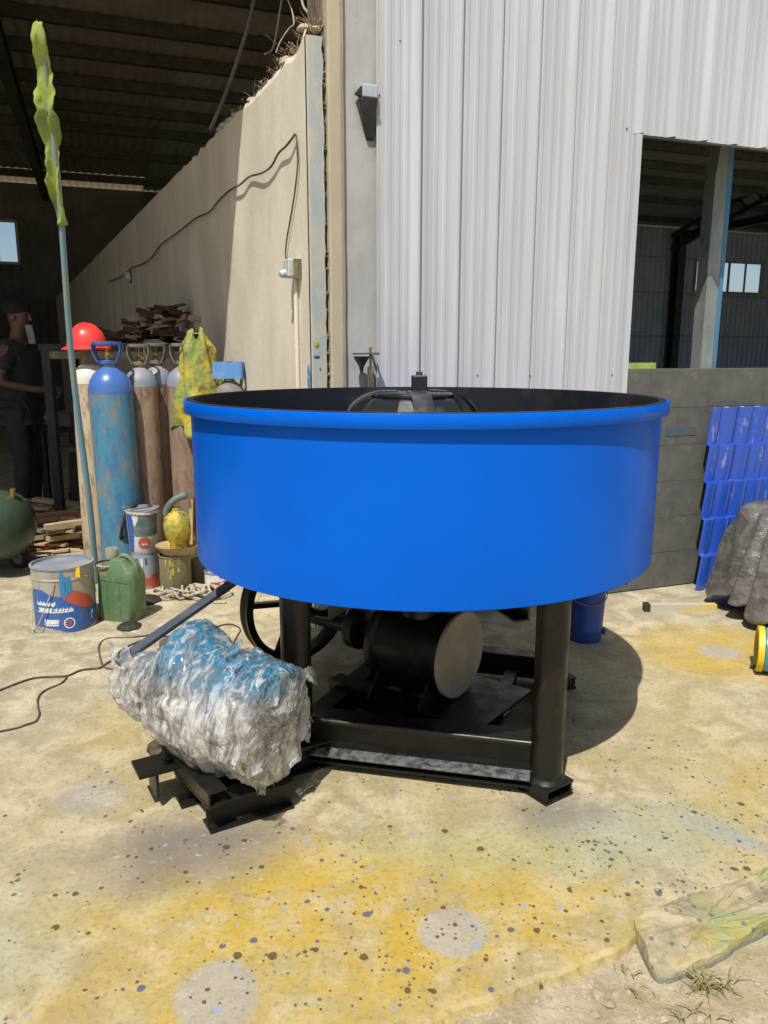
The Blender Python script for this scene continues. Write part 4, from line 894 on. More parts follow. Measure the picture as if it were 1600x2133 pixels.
# stacked tins
tp = gnd(305, 1222); low_tin = tin('paint_tin', tp, .078, .235, 'tin_pale', 'small pale tin with a red base stripe, under another tin', 'tin_pale')
print_patch(low_tin, tp, .078, lambda u, v: .09 < v < .32 or (v < .40 and u > .75), 'pail_red', 'printed_label', -math.pi * .98, -.02, 0, .235, 60, 40)
for k, u in enumerate((.28, .40, .52, .62)):
    stroke(low_tin, tp, .078, [(-math.pi * (1 - u) + .02 * math.sin(j), .20 - .02 * j) for j in range(3 + k % 3)], .012, 'pail_blue' if k % 2 else 'pail_white', 'paint_mark')
up = tp + UP * .2365
up_tin = tin('paint_tin', up, .094, .262, 'pail_white', 'blue and red printed paint tin standing on the small pale tin', 'sh_pale', 'paint tin', .86)
rzf = lambda z: .094 * (.86 + .14 * min(1, z / .25))
print_patch(up_tin, up, .094, lambda u, v: .20 < u < .42 - .12 * abs(v - .6) and v < .93, 'pail_blue', 'printed_label', -math.pi, 0, 0, .25, 70, 50, rz=rzf)
print_patch(up_tin, up, .094, lambda u, v: u > .46 + .06 * math.sin(v * 9) and v > .40 and v < .92, 'gun', 'printed_label', -math.pi, 0, 0, .25, 70, 50, rz=rzf)
print_patch(up_tin, up, .094, lambda u, v: (u - .62) ** 2 / .018 + (v - .24) ** 2 / .022 < 1, 'pail_red', 'printed_label', -math.pi, 0, 0, .25, 70, 50, .002, rzf)
print_patch(up_tin, up, .094, lambda u, v: u < .14 and v < .32, 'pail_red', 'printed_label', -math.pi, 0, 0, .25, 70, 50, .002, rzf)
stroke(up_tin, up, .083, [(-1.38 + .05 * k, .052 + .008 * math.sin(k * 2.3)) for k in range(9)], .005, 'pail_white', 'white_lettering', .0055)
mb = MB(); mb.tube([up + Vector((.105 * math.cos(a), .105 * math.sin(a), .27 + .02 * math.sin(a))) for a in [math.pi * 1.02 + k * math.pi / 12 for k in range(13)]], .003, 6); mb.build('wire_handle', 'rope', up_tin)
# stained tin, tray and yellow spray pot
sp = gnd(368, 1232); st = tin('paint_tin', sp, .092, .235, 'tin_rust', 'stained olive tin with yellow drips, carrying a tan tray', 'tin_rust')
for k, a in enumerate((-1.9, -1.6, -1.45, -1.1)): stroke(st, sp, .092, [(a + .02 * math.sin(j * 2), .225 - .02 * j) for j in range(4 + (k * 3) % 4)], .012, 'yellow_splash', 'paint_drip')
ty = sp + Vector((.02, 0, .237)); tr = MB(); tr.lathe([(.001, .004), (.075, .004), (.118, .055), (.125, .058), (.118, .048), (.08, 0), (.001, 0)], ty, 40, None, lambda a, h: 1 + .05 * math.sin(2 * a) + .03 * nz((a * 2, h * 20, 0)), False); o = tr.build('paint_tray', 'tray'); tag(o, 'shallow tan tray resting on the stained olive tin', 'tray')
py_ = ty + Vector((.005, .0, .0065)); spot = thing('spray_pot', py_, 'yellow-green splashed spray pot standing in the tan tray', 'spray pot')
mb = MB(); mb.lathe([(.045, 0), (.050, .01), (.046, .06), (.072, .10), (.080, .16), (.074, .215), (.05, .245), (.03, .255), (.028, .275)], py_, 32, None, lambda a, h: 1 + .16 * nz((math.cos(a) * 2, math.sin(a) * 2, h * 14)), True); mb.build('pot', 'yellow_splash', spot)
mb = MB(); mb.tube(curve_pts([py_ + Vector(q) for q in ((-.06, -.02, .20), (-.05, -.02, .27), (.0, -.02, .325), (.045, -.02, .345))], 5), [.014] * 3 + [.020] * 13, 10); mb.lathe([(.024, 0), (.024, .03), (.012, .035)], py_ + Vector((.045, -.02, .345)), 12, Vector((.9, 0, .4))); mb.build('spray_gun', 'gun', spot)
mb = MB(); mb.bar(py_ + Vector((.075, 0, .05)), py_ + Vector((.088, .01, .32)), .022, .012, Vector((0, 1, 0))); mb.build('stir_stick', 'tray', spot)
rp = gnd(452, 1228); rt = tin('paint_tin', rp, .07, .12, 'pail_white', 'low white and red tin under the edge of the pan', 'sh_pale')
print_patch(rt, rp, .07, lambda u, v: .1 < v < .62 and u > .4, 'pail_red', 'printed_label', -math.pi, 0, 0, .11, 40, 20)
gp = gnd(418, 1216); tin('paint_tin', gp, .06, .16, 'tin_rust', 'plain brown tin between the olive tin and the white and red tin', 'tin_rust')
# tangled pale rope on the floor
random.seed(5)
pts = []
for k in range(60):
    a = k * 1.15 + random.uniform(-.5, .5); f_ = k / 59
    pts.append(gnd(345 + 120 * f_ + 26 * math.cos(a), 1243 + 10 * math.sin(a)) + UP * (.012 + .035 * random.random() + .02 * math.sin(k * .8) ** 2))
mb = MB(); mb.tube(curve_pts(pts, 5), .0075, 7); o = mb.build('rope', 'rope'); tag(o, 'tangled pale rope lying in front of the tins', 'rope')
pts = [gnd(320 + 30 * k, 1248 + 4 * math.sin(k * 1.7) + 8 * (k > 2)) + UP * .012 for k in range(6)]
mb = MB(); mb.tube(curve_pts(pts, 6), .009, 7); o = mb.build('rope', 'rope'); tag(o, 'single pale rope end running along the floor towards the machine', 'rope')
rg = gnd(305, 1254)
mb = MB(); mb.lathe([(.07, 0), (.085, .012), (.06, .03), (.02, .04)], rg, 22, None, lambda a, h: 1 + .25 * nz((math.cos(a) * 2, math.sin(a) * 2, h * 9)), True); o = mb.build('black_rag', 'rubber'); tag(o, 'crumpled black rag on the floor behind the jerrycan', 'rag')
mb = MB(); mb.lathe([(.05, 0), (.062, .012), (.045, .026), (.012, .03)], gnd(268, 1309), 20, None, lambda a, h: 1 + .25 * nz((math.cos(a) * 2, math.sin(a) * 2, h * 9), 1, 4), True); o = mb.build('black_rag', 'rubber'); tag(o, 'small black rag on the floor in front of the jerrycan', 'rag')
# black hose arching behind the tins
hz = [gnd(262, 1225) + Vector((0, .1, .02)), gnd(258, 1190) + UP * .12, atY(252, 1120, 4.6), atY(262, 1072, 4.6), atY(280, 1052, 4.62), atY(300, 1050, 4.75)]
mb = MB(); mb.tube(curve_pts(hz, 6), .011, 8); o = mb.build('hose', 'rubber'); tag(o, 'black hose arching behind the stacked tins', 'hose')

# ================================================================== COMPRESSOR AND WOOD SCRAPS AT THE LEFT EDGE
kp = gnd(-30, 1205); ky = kp.y + .1
cp = thing('air_compressor', (kp.x, ky, 0), 'dark green compressor tank on wheels at the left edge', 'compressor')
tk = Vector((kp.x, ky, .335)); TA = Vector((.96, -.28, 0)).normalized()
mb = MB(); mb.lathe([(.02, -.62), (.14, -.60), (.205, -.54), (.225, -.46), (.225, .10), (.215, .17), (.18, .225), (.11, .262), (.02, .275)], tk, 40, TA); mb.build('tank', 'tank', cp)
for q in (-.40, .06):
    for sg in (-1, 1):
        w_ = tk + TA * q + Vector((.28, .96, 0)) * (.17 * sg); w_.z = .075
        mb = MB(); mb.lathe([(.045, -.02), (.072, -.022), (.076, -.012), (.076, .012), (.072, .022), (.045, .02)], w_, 24, Vector((.28, .96, 0)), None, False); wh = mb.build('wheel', 'rubber', cp)
        mb = MB(); mb.lathe([(.046, -.014), (.046, .014)], w_, 18, Vector((.28, .96, 0))); mb.build('rim', 'box_grey', wh)
        mb = MB(); mb.bar(w_ + UP * .0, w_ + UP * .12 - Vector((.28, .96, 0)) * (.03 * sg), .03, .012, TA); mb.build('bracket', 'tank', cp)
mb = MB(); mb.tube([tk + TA * .20 + UP * .14, tk + TA * .22 + UP * .24], .018, 10); mb.build('fitting', 'brass', cp)
mb = MB(); mb.box(tk - TA * .25 + UP * .30, (.36, .24, .14), (TA, Vector((.28, .96, 0)), UP), .02); mb.build('pump', 'steel_dark', cp)
random.seed(21)
for i in range(78):
    px = random.uniform(62, 172); py = random.uniform(1092, 1166); g = gnd(px, py); lay = int(random.random() * 4.6)
    a = random.gauss(.1, .5); ti = random.uniform(-.10, .12); L_ = random.uniform(.10, .42)
    X = Vector((math.cos(a) * math.cos(ti), math.sin(a) * math.cos(ti), math.sin(ti))); Y = X.cross(UP).normalized() * -1; Z = X.cross(Y)
    mb = MB(); mb.box(g + UP * (.03 + .05 * lay + .25 * L_ * abs(ti)), (L_, random.uniform(.03, .08), random.uniform(.012, .035)), (X, Y, Z))
    k = random.random(); o = mb.build('wood_scrap', 'wood' if k < .76 else ('wood_red' if k < .9 else 'box_grey')); tag(o, 'splintered timber scrap in the heap inside the shed door', 'wood scrap', 'timber scraps inside the shed door')
for (a, b, w, lb) in (((112, 1166), (200, 1160), .05, 'flat pale board at the front of the timber heap'), ((60, 1108), (165, 1092), .05, 'longer pale board lying across the timber heap')):
    p, q = gnd(*a), gnd(*b); mb = MB(); mb.bar(p + UP * (.02 if a[1] > 1120 else .17), q + UP * (.028 if a[1] > 1120 else .18), w, .022); o = mb.build('board', 'wood'); tag(o, lb, 'board')
p, q = gnd(100, 1160), gnd(148, 1075); mb = MB(); mb.tube([p + UP * .02, q + UP * .22], .007, 6); o = mb.build('steel_rod', 'box_grey'); tag(o, 'thin steel rod sticking out of the timber heap', 'rod')
# dim things deeper inside
for (px, py, Y, sx, sy, sz, lb) in ((140, 885, 6.9, .16, .16, .11, 'small grey carton beside the worker, upper of two'), (138, 905, 6.9, .20, .2, .12, 'grey carton beside the worker, lower of two')):
    pass
bn = thing('work_bench', (-2.95, 7.25, 0), 'dim steel bench behind the worker with cartons on it', 'bench')
mb = MB(); mb.box((-2.75, 7.25, .74), (1.3, .6, .05)); mb.build('top', 'dark_board', bn)
for x in (-3.33, -2.17):
    for y in (7.0, 7.5): mb = MB(); mb.box((x, y, .357), (.06, .06, .714)); mb.build('leg', 'dark_board', bn)
b1 = atY(134, 890, 7.1); mb = MB(); mb.box((b1.x, 7.1, .765 + .065), (.2, .22, .13), None, .004); o = mb.build('carton', 'box_grey'); tag(o, 'grey carton on the dim bench, the larger one', 'carton')
b2 = atY(112, 868, 7.2); mb = MB(); mb.box((b2.x - .08, 7.3, .765 + .05), (.16, .2, .10), None, .004); o = mb.build('carton', 'box_grey'); tag(o, 'small grey carton on the dim bench, nearest the worker', 'carton')
for i, (x0, lb) in enumerate(((-2.62, 'dark board leaning on the bench, nearer the worker'), (-2.45, 'dark board leaning on the bench, nearer the gas cylinders'))):
    mb = MB(); mb.hexa([Vector(q) for q in ((x0 - .12, 6.55, 0), (x0 + .12, 6.5, 0), (x0 + .12, 6.53, 0), (x0 - .12, 6.58, 0), (x0 - .22, 6.93, .72), (x0 + .02, 6.9, .72), (x0 + .02, 6.93, .72), (x0 - .22, 6.96, .72))]); o = mb.build('leaning_board', 'dark_board'); tag(o, lb, 'board')

# ================================================================== PERSON (dim, inside the shed)
PX, PY = -3.08, 6.55
person = thing('person', (PX, PY, 0), 'person in dark clothes standing in the dim shed, forearm raised, holding a grey rag', 'person')
def skin_mesh(name, verts, edges, radii, mat, parent, root=0, sub=2):
    me = bpy.data.meshes.new(name); me.from_pydata(verts, edges, []); o = bpy.data.objects.new(name, me); col.objects.link(o); o.parent = parent
    o.modifiers.new('skin', 'SKIN'); sv = me.skin_vertices[0].data
    for i, r in enumerate(radii): sv[i].radius = (r, r) if not isinstance(r, tuple) else r; sv[i].use_root = (i == root)
    o.modifiers['skin'].use_smooth_shade = True
    s_ = o.modifiers.new('sub', 'SUBSURF'); s_.levels = sub; s_.render_levels = sub
    me.materials.append(MAT[mat]); ORG[o.name] = ORG[parent.name]; return o
# facing +x (to the right), slightly towards the camera
J = {'pel': (0, 0, .98), 'sp1': (0, 0, 1.12), 'sp2': (.01, 0, 1.28), 'ch': (.02, 0, 1.42), 'nk': (.03, 0, 1.53), 'nk2': (.045, 0, 1.59), 'hd0': (.06, -.005, 1.645), 'hd1': (.065, -.005, 1.71), 'hd2': (.05, -.005, 1.775), 'hd3': (.045, -.005, 1.815),
     'sl': (0, .17, 1.44), 'sr': (.01, -.17, 1.44), 'el': (-.02, .25, 1.19), 'er': (-.03, -.25, 1.18), 'wl': (.20, .17, 1.10), 'wr': (.22, -.13, 1.12), 'hl': (.27, .13, 1.10), 'hr': (.29, -.09, 1.12),
     'hpl': (0, .095, .93), 'hpr': (0, -.095, .93), 'kl': (.03, .12, .50), 'kr': (.05, -.13, .50), 'al': (-.02, .13, .09), 'ar': (.0, -.14, .09), 'tl': (.12, .15, .045), 'tr': (.15, -.16, .045)}
def chain(*names): return list(names)
def sk(name, spec, links, mat, root, sub=2):
    keys = list(spec); return skin_mesh(name, [J[k] for k in keys], [(keys.index(a), keys.index(b)) for a, b in links], [spec[k] for k in keys], mat, person, keys.index(root), sub)
sk('body', {'pel': .135, 'sp1': .12, 'sp2': .13, 'ch': .13, 'nk': .062, 'nk2': .058, 'hd0': (.068, .078), 'hd1': (.082, .098), 'hd2': (.078, .092), 'hd3': (.05, .06), 'sl': .06, 'sr': .06, 'el': .043, 'er': .043, 'wl': .03, 'wr': .03, 'hl': .032, 'hr': .032,
            'hpl': .085, 'hpr': .085, 'kl': .055, 'kr': .055, 'al': .04, 'ar': .04, 'tl': .035, 'tr': .035},
   [('pel', 'sp1'), ('sp1', 'sp2'), ('sp2', 'ch'), ('ch', 'nk'), ('nk', 'nk2'), ('nk2', 'hd0'), ('hd0', 'hd1'), ('hd1', 'hd2'), ('hd2', 'hd3'), ('ch', 'sl'), ('ch', 'sr'), ('sl', 'el'), ('sr', 'er'), ('el', 'wl'), ('er', 'wr'), ('wl', 'hl'), ('wr', 'hr'), ('pel', 'hpl'), ('pel', 'hpr'), ('hpl', 'kl'), ('hpr', 'kr'), ('kl', 'al'), ('kr', 'ar'), ('al', 'tl'), ('ar', 'tr')], 'skin', 'pel')
J['slv_l'] = (-.015, .225, 1.27); J['slv_r'] = (-.02, -.225, 1.265); J['hem'] = (0, 0, .90)
sk('shirt', {'hem': .155, 'pel': .152, 'sp1': .142, 'sp2': .15, 'ch': .152, 'nk': .080, 'sl': .096, 'sr': .096, 'slv_l': .078, 'slv_r': .078},
   [('hem', 'pel'), ('pel', 'sp1'), ('sp1', 'sp2'), ('sp2', 'ch'), ('ch', 'nk'), ('ch', 'sl'), ('ch', 'sr'), ('sl', 'slv_l'), ('sr', 'slv_r')], 'shirt', 'pel')
J['pw'] = (0, 0, .99); J['cl'] = (-.02, .13, .07); J['cr'] = (0, -.14, .07)
sk('trousers', {'pw': .15, 'hpl': .102, 'hpr': .102, 'kl': .078, 'kr': .078, 'cl': .062, 'cr': .062}, [('pw', 'hpl'), ('pw', 'hpr'), ('hpl', 'kl'), ('hpr', 'kr'), ('kl', 'cl'), ('kr', 'cr')], 'trousers', 'pw')
mb = MB(); mb.lathe([(.088, 1.735), (.098, 1.77), (.092, 1.805), (.065, 1.835), (.02, 1.847)], Vector((PX + .04, PY - .005, 0)), 24, None, lambda a, h: 1 + .10 * math.cos(a) ** 2, False); mb.build('hair', 'hair', person)
mb = MB(); hc = Vector((PX + .165, PY - .005, 1.70)); mb.hexa([hc + Vector(q) for q in ((-.02, -.018, -.02), (.012, -.012, -.022), (.012, .012, -.022), (-.02, .018, -.02), (-.02, -.008, .035), (-.008, -.006, .035), (-.008, .006, .035), (-.02, .008, .035))]); o = mb.build('nose', 'skin', person)
for sg in (-1, 1):
    mb = MB(); mb.lathe([(.002, -.012), (.022, -.008), (.026, 0), (.018, .008)], Vector((PX + .05, PY - .005 + sg * .088, 1.70)), 12, Vector((.25, sg, 0))); mb.build('ear', 'skin', person)
    mb = MB(); mb.lathe([(.002, -.004), (.012, 0), (.002, .004)], Vector((PX + .148, PY - .005 + sg * .034, 1.722)), 10, Vector((1, sg * .3, 0))); mb.build('eye', 'hair', person)
    h0 = Vector(J['hl'] if sg > 0 else J['hr']) + Vector((PX, PY, 0))
    for k, ln in enumerate((.062, .072, .068, .052)):                           # four curled fingers and a thumb
        b = h0 + Vector((.012, -sg * .0, .026 - .017 * k)); mb = MB(); mb.tube([b, b + Vector((ln * .5, -sg * .02, -.004)), b + Vector((ln * .72, -sg * .045, -.02)), b + Vector((ln * .55, -sg * .06, -.035))], [.0095, .009, .0085, .007], 8); mb.build('finger', 'skin', person)
    mb = MB(); mb.tube([h0 + Vector((-.02, -sg * .01, .025)), h0 + Vector((.015, -sg * .03, .042)), h0 + Vector((.035, -sg * .05, .036))], [.012, .011, .008], 8); mb.build('thumb', 'skin', person)
    f0 = Vector((PX + (.05 if sg > 0 else .07), PY + (.14 if sg > 0 else -.15), 0)); mb = MB(); mb.loft([[f0 + Vector((x * .135, y * .048, z)) for x, y in ((-1, -.7), (-.6, -1), (.5, -1), (1, -.5), (1, .5), (.5, 1), (-.6, 1), (-1, .7))] if z < .03 else [f0 + Vector((x * .115 - .01, y * .04, .085 - .05 * (x > .2))) for x, y in ((-1, -.7), (-.6, -1), (.5, -1), (1, -.5), (1, .5), (.5, 1), (-.6, 1), (-1, .7))] for z in (0, .025, .06)], True, True, True); mb.build('shoe', 'shoe', person)
def ragf(u, v): return Vector((PX + .31 + .08 * (u - .5) + .02 * math.sin(v * 6), PY - .04 + .02 * math.sin(u * 9 + v * 4), 1.13 - .20 * v * (1 - .4 * abs(u - .4)) + .012 * nz((u * 4, v * 4, 0))))
mb = MB(); mb.grid(ragf, 10, 12); o = solidify(mb.build('rag', 'rag'), .003); tag(o, 'grey rag hanging from the hands of the person in the shed', 'rag')
wp = atY(60, 690, 6.45)
mb = MB(); mb.grid(lambda u, v: Vector((wp.x - .02 + .055 * u + .02 * v, 6.43 - .01 * math.sin(u * 5), wp.z + .05 - .15 * v)), 4, 8); o = solidify(mb.build('collar_towel', 'rag', person), .004)

# ================================================================== FITTINGS AND WIRES ON THE WALLS
lp = on_fw(755, 215, .006); lt = thing('wall_lamp', lp, 'dark wedge-shaped wall lamp with a pale box on top, high on the grey column', 'lamp')
mb = MB(); a = on_fw(748, 206, .01); b = on_fw(777, 181, .01)
mb.box(fw(-.088, 2.585, .035), (.072, .055, .055), (FD, FN, UP), .004); mb.build('junction_box', 'lamp_grey', lt)
def FP(px, py, off): return on_fw(px, py, off)
mb = MB(); top = [fw(-.142, 2.552, .012), fw(-.056, 2.555, .012), fw(-.056, 2.555, .075), fw(-.150, 2.543, .070)]; bot = [fw(-.092, 2.385, .010), fw(-.060, 2.385, .010), fw(-.060, 2.390, .022), fw(-.092, 2.390, .022)]
mb.hexa(bot + top); bevel(mb.build('housing', 'lamp_black', lt), .003)
mb = MB(); mb.hexa([fw(-.155, 2.575, .02), fw(-.126, 2.562, .02), fw(-.126, 2.562, .05), fw(-.155, 2.575, .05), fw(-.130, 2.605, .02), fw(-.126, 2.605, .02), fw(-.126, 2.605, .05), fw(-.130, 2.605, .05)]); mb.build('hood', 'lamp_black', lt)
# switch box with its conduit on the side wall
sb = on_sw(620, 560); sx = thing('switch_box', sb, 'pale blue-grey switch box on the sunlit side wall', 'switch box')
mb = MB(); mb.box(sb + SWN * .032, (.085, .06, .085), (SWD, SWN, UP), .006); mb.build('box', 'switch', sx)
mb = MB(); mb.box(sb + SWN * .02 + SWD * -.052 + UP * -.005, (.014, .035, .09), (SWD, SWN, UP)); mb.build('side_plate', 'tin_rust', sx)
mb = MB(); mb.lathe([(.018, 0), (.018, .03), (.010, .035)], sb + SWN * .06 + UP * -.02, 12, SWN + UP * -.4); mb.build('socket', 'switch', sx)
mb = MB(); mb.tube([sb + SWN * .012 - UP * .05, sb + SWN * .012 - UP * .9, sb + SWN * .012 - UP * 1.6], .011, 8); mb.build('conduit', 'render', sx)
def wire(name, pts, r, mat, label, cat='cable', n=6, group=None):
    mb = MB(); mb.tube(curve_pts(pts, n), r, 6); o = mb.build(name, mat); return tag(o, label, cat, group)
W = [(615, 279), (598, 300), (580, 322), (565, 345), (545, 360), (520, 370), (500, 382), (478, 398), (455, 420), (435, 440), (410, 455), (385, 472), (360, 490), (335, 512), (315, 535), (295, 550), (275, 560), (250, 575), (225, 588)]
wire('wall_cable', [on_sw(a, b + 2.5 * math.sin(i * 2.3), .014 + .01 * abs(math.sin(i * 1.9))) for i, (a, b) in enumerate(W)], .0055, 'cable', 'dark cable drooping along the side wall from its sunlit top into the shed')
wire('wall_cable', [on_sw(*q, .012) for q in ((617, 281), (620, 340), (614, 400), (606, 450), (598, 495), (595, 530), (600, 556))], .004, 'cable', 'thin wire running down to the pale switch box')
kn = on_sw(273, 576); lamp2 = thing('bulkhead_light', kn, 'small pale round light on the shaded part of the side wall', 'light fitting')
mb = MB(); mb.lathe([(.055, 0), (.055, .02), (.045, .05), (.03, .065), (.01, .07)], kn, 20, SWN); mb.build('globe', 'switch', lamp2); mb = MB(); mb.lathe([(.065, -.005), (.065, .012), (.055, .014)], kn, 20, SWN); mb.build('base_ring', 'steel_dark', lamp2)
# bracket near the foot of the column
bk = fw(-.10, 1.40, .006); br_ = thing('wall_bracket', bk, 'small steel bracket with a hanging funnel at the foot of the grey column', 'bracket')
a, b = on_fw(736, 737, .10), on_fw(790, 736, .10)
mb = MB(); mb.bar(a, b, .02, .008); mb.bar(fw(-.07, a.z, .0), fw(-.07, a.z, .10), .012, .008); mb.build('shelf_bar', 'bracket', br_)
c_ = on_fw(772, 742, .10); mb = MB(); mb.box((c_ + on_fw(772, 860, .10)) / 2, (.010, .010, .36), (FD, FN, UP)); mb.build('upright', 'bracket', br_)
f0 = on_fw(753, 742, .08); mb = MB(); mb.lathe([(.003, -.085), (.010, -.065), (.012, -.05), (.036, -.01), (.038, 0)], f0, 16); mb.build('funnel', 'lamp_black', br_)
yp = fw(-.088, .75, .03); mb = MB(); mb.tube([fw(-.082, 0, .03), fw(-.082, 1.35, .03)], .016, 10); o = mb.build('yellow_pipe', 'yellow_pipe'); tag(o, 'dull yellow pipe standing against the foot of the grey column', 'pipe')
# paint marks on the wall end
for px, py, w, h, mt in ((660, 717, .020, .026, 'yellow_splash'), (660, 743, .026, .012, 'pail_blue'), (643, 785, .010, .10, 'drip_blue'), (667, 768, .008, .008, 'gun')):
    p = on_fw(px, py, .0135); mb = MB(); mb.lathe([(.001, .002), (w * .5, .0015), (w * .62, 0)], (0, 0, 0), 16, -FN, lambda a, h_: 1 + .3 * nz((math.cos(a) * 2, math.sin(a) * 2, px)), False)
    for v in mb.v: v.z *= h / w
    for v in mb.v: v += p
    mb.build('paint_splash', mt, side)
# wires hanging from the roof, weeds on the wall top
for i, (P, r, lb) in enumerate([([(536, -40, 6.2), (520, 40, 6.1), (496, 120, 6.0), (470, 195, 5.9), (438, 270, 5.8)], .014, 'thick dark cable hanging from the roof, left of the dry weeds'),
        ([(592, -30, 5.2), (582, 30, 5.1), (574, 80, 5.0), (566, 105, 4.95), (552, 112, 4.9)], .006, 'pale wire hooked at its end, hanging from the roof'),
        ([(600, 0, 4.6), (609, 25, 4.55), (612, 50, 4.5), (602, 60, 4.5), (585, 85, 4.5), (575, 110, 4.5)], .004, 'thin wire drooping towards the wall top'),
        ([(627, -10, 4.3), (633, 15, 4.25), (648, 32, 4.2), (662, 45, 4.1)], .006, 'curling pale wire next to the pillar')]):
    wire('hanging_wire', [atY(a, b, c) for a, b, c in P], r, 'box_grey' if i == 0 else 'rope', lb, 'wire')
random.seed(3)
mb = MB()
for i in range(320):
    t = random.random() ** 1.3 * 1.6; b = sw(t, topz(t) - .005, -.05 + random.uniform(-.03, .03)); L_ = random.uniform(.015, .06) * (1.35 - t * .5) * (2.2 if random.random() < .05 else 1); a = random.uniform(0, 6.28); d_ = Vector((math.cos(a) * .6, math.sin(a) * .6, 1)) * L_
    mb.tube([b, b + d_ * .5 + Vector((0, 0, .01)), b + d_ + Vector((math.cos(a), math.sin(a), 0)) * L_ * .4], [.0022, .0016, .0008], 4, False)
    if random.random() < .4: mb.lathe([(.001, -.007), (.006, 0), (.001, .008)], b + d_, 5, Vector((random.random(), random.random(), 1)), None, False)
o = mb.build('dry_weeds', 'weed'); tag(o, 'dry brown weeds tangled on top of the side wall', 'weeds', kind='stuff')

# ================================================================== RIGHT-HAND THINGS
# blue tile-profile roofing sheet leaning on the block wall
p00 = gnd(1424, 1221); p00 = fw((p00 - FO).dot(FD), 0, .10); topw = 1.10
def tilef(u, v):
    s = u * 1.15; hgt = v * topw; row = v * 5.0; fr = row - math.floor(row) if v < 1 else 1.0
    wave = abs(math.sin(math.pi * (s / .118 + .18))) ** .75 * .040
    step = .032 * fr
    base = p00 + FD * (s + .055 * v) + UP * hgt + FN * (.072 * v)
    return base - FN * (wave + step + .004)
us = 110; vsn = []
for r_ in range(5):
    for f_ in (.0, .06, .3, .6, .9, .985): vsn.append((r_ + f_) / 5)
vsn.append(.9999)
mb = MB(); mb.loft([[tilef(i / us, v) for i in range(us + 1)] for v in vsn], False, False, True)
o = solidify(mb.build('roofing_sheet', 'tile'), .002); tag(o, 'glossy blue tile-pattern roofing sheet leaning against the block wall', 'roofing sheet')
# machine under grey plastic sheeting
tcn = Vector((2.36, 3.98, 0)); tb = thing('covered_machine', tcn, 'machine wrapped in crumpled grey plastic sheeting at the right edge', 'machine')
def tarpf(u, v):
    a = 2 * math.pi * u; P = Vector((math.cos(a), math.sin(a), 0))
    prof = [(.0, .64), (.14, .645), (.28, .63), (.355, .585), (.385, .48), (.41, .36), (.44, .24), (.475, .13)]
    q = v * (len(prof) - 1); i = min(int(q), len(prof) - 2); w = q - i; r = prof[i][0] * (1 - w) + prof[i + 1][0] * w; z = prof[i][1] * (1 - w) + prof[i + 1][1] * w
    sq = 1 / max(abs(math.cos(a - .3)), abs(math.sin(a - .3))) ** .55                        # the boxy machine below
    ph = 1.6 * nz(P * 1.3 + UP * z * .8, 1, 4)
    pl = abs(math.sin(6.5 * a + 2.2 * ph)) ** .7; pl2 = abs(math.sin(15 * a - 5 * v + 3 * ph)) ** .6
    r = r * sq * (1 + .14 * nz(P * 1.2 + UP * z, 1, 1)) + (.075 * (pl - .5) + .010 * (pl2 - .5)) * min(1, v * 1.4) ** 1.2
    z += .05 * nz(Vector((P.x * r * 7, P.y * r * 7, 3)), 1) * (1 - v) + (.08 * nz(P * 1.7, 1, 6) - .05 * pl) * max(0, v - .75) * 4 * .9
    z += .018 * (1 - abs(nz(Vector((P.x * r * 9, P.y * r * 9, z * 7)), 1, 2)) * 3)
    return tcn + P * r * .93 + UP * z * .97
mb = MB(); mb.grid(tarpf, 220, 60, True); _sh = mb.build('plastic_sheet', 'tarp', tb)
bm = bmesh.new(); bm.from_mesh(_sh.data); bmesh.ops.remove_doubles(bm, verts=bm.verts, dist=1e-4); bm.to_mesh(_sh.data); bm.free(); solidify(_sh, .002)
mb = MB(); mb.box(tcn + Vector((-.06, .08, .30)), (.50, .44, .42), (FD, FN, UP), .01); mb.build('body', 'steel_dark', tb)
for sx_, sy_ in ((-.26, -.16), (.16, -.16), (-.26, .26), (.16, .26)):
    mb = MB(); mb.box(tcn + FD * sx_ + FN * sy_ + UP * .10, (.07, .07, .20), (FD, FN, UP)); mb.build('skid_leg', 'red_wood', tb)
mb = MB(); mb.box(tcn + FD * -.28 + FN * .06 + UP * .13, (.09, .50, .10), (FD, FN, UP), .006); mb.build('skid_beam', 'red_wood', tb)
# navy bucket in the machine's shadow
bp = gnd(1217, 1330); bt = thing('bucket', bp, 'navy blue bucket standing in the shade of the mixer', 'bucket')
mb = MB(); mb.lathe([(.078, 0), (.082, .006), (.086, .06), (.087, .065), (.085, .07), (.094, .26), (.100, .262), (.100, .275), (.093, .276), (.092, .262), (.080, .012), (.002, .010)], bp, 40, None, None, False); mb.build('body', 'bucket', bt)
mb = MB(); mb.tube([bp + Vector((.10 * math.cos(a), .10 * math.sin(a), .255 - .05 * abs(math.sin(a)))) for a in [math.pi + k * math.pi / 12 for k in range(13)]], .003, 6); mb.build('handle', 'box_grey', bt)
mb = MB(); mb.box(bp + Vector((.088, -.03, .05)), (.014, .02, .03)); mb.build('lug', 'bucket', bt)
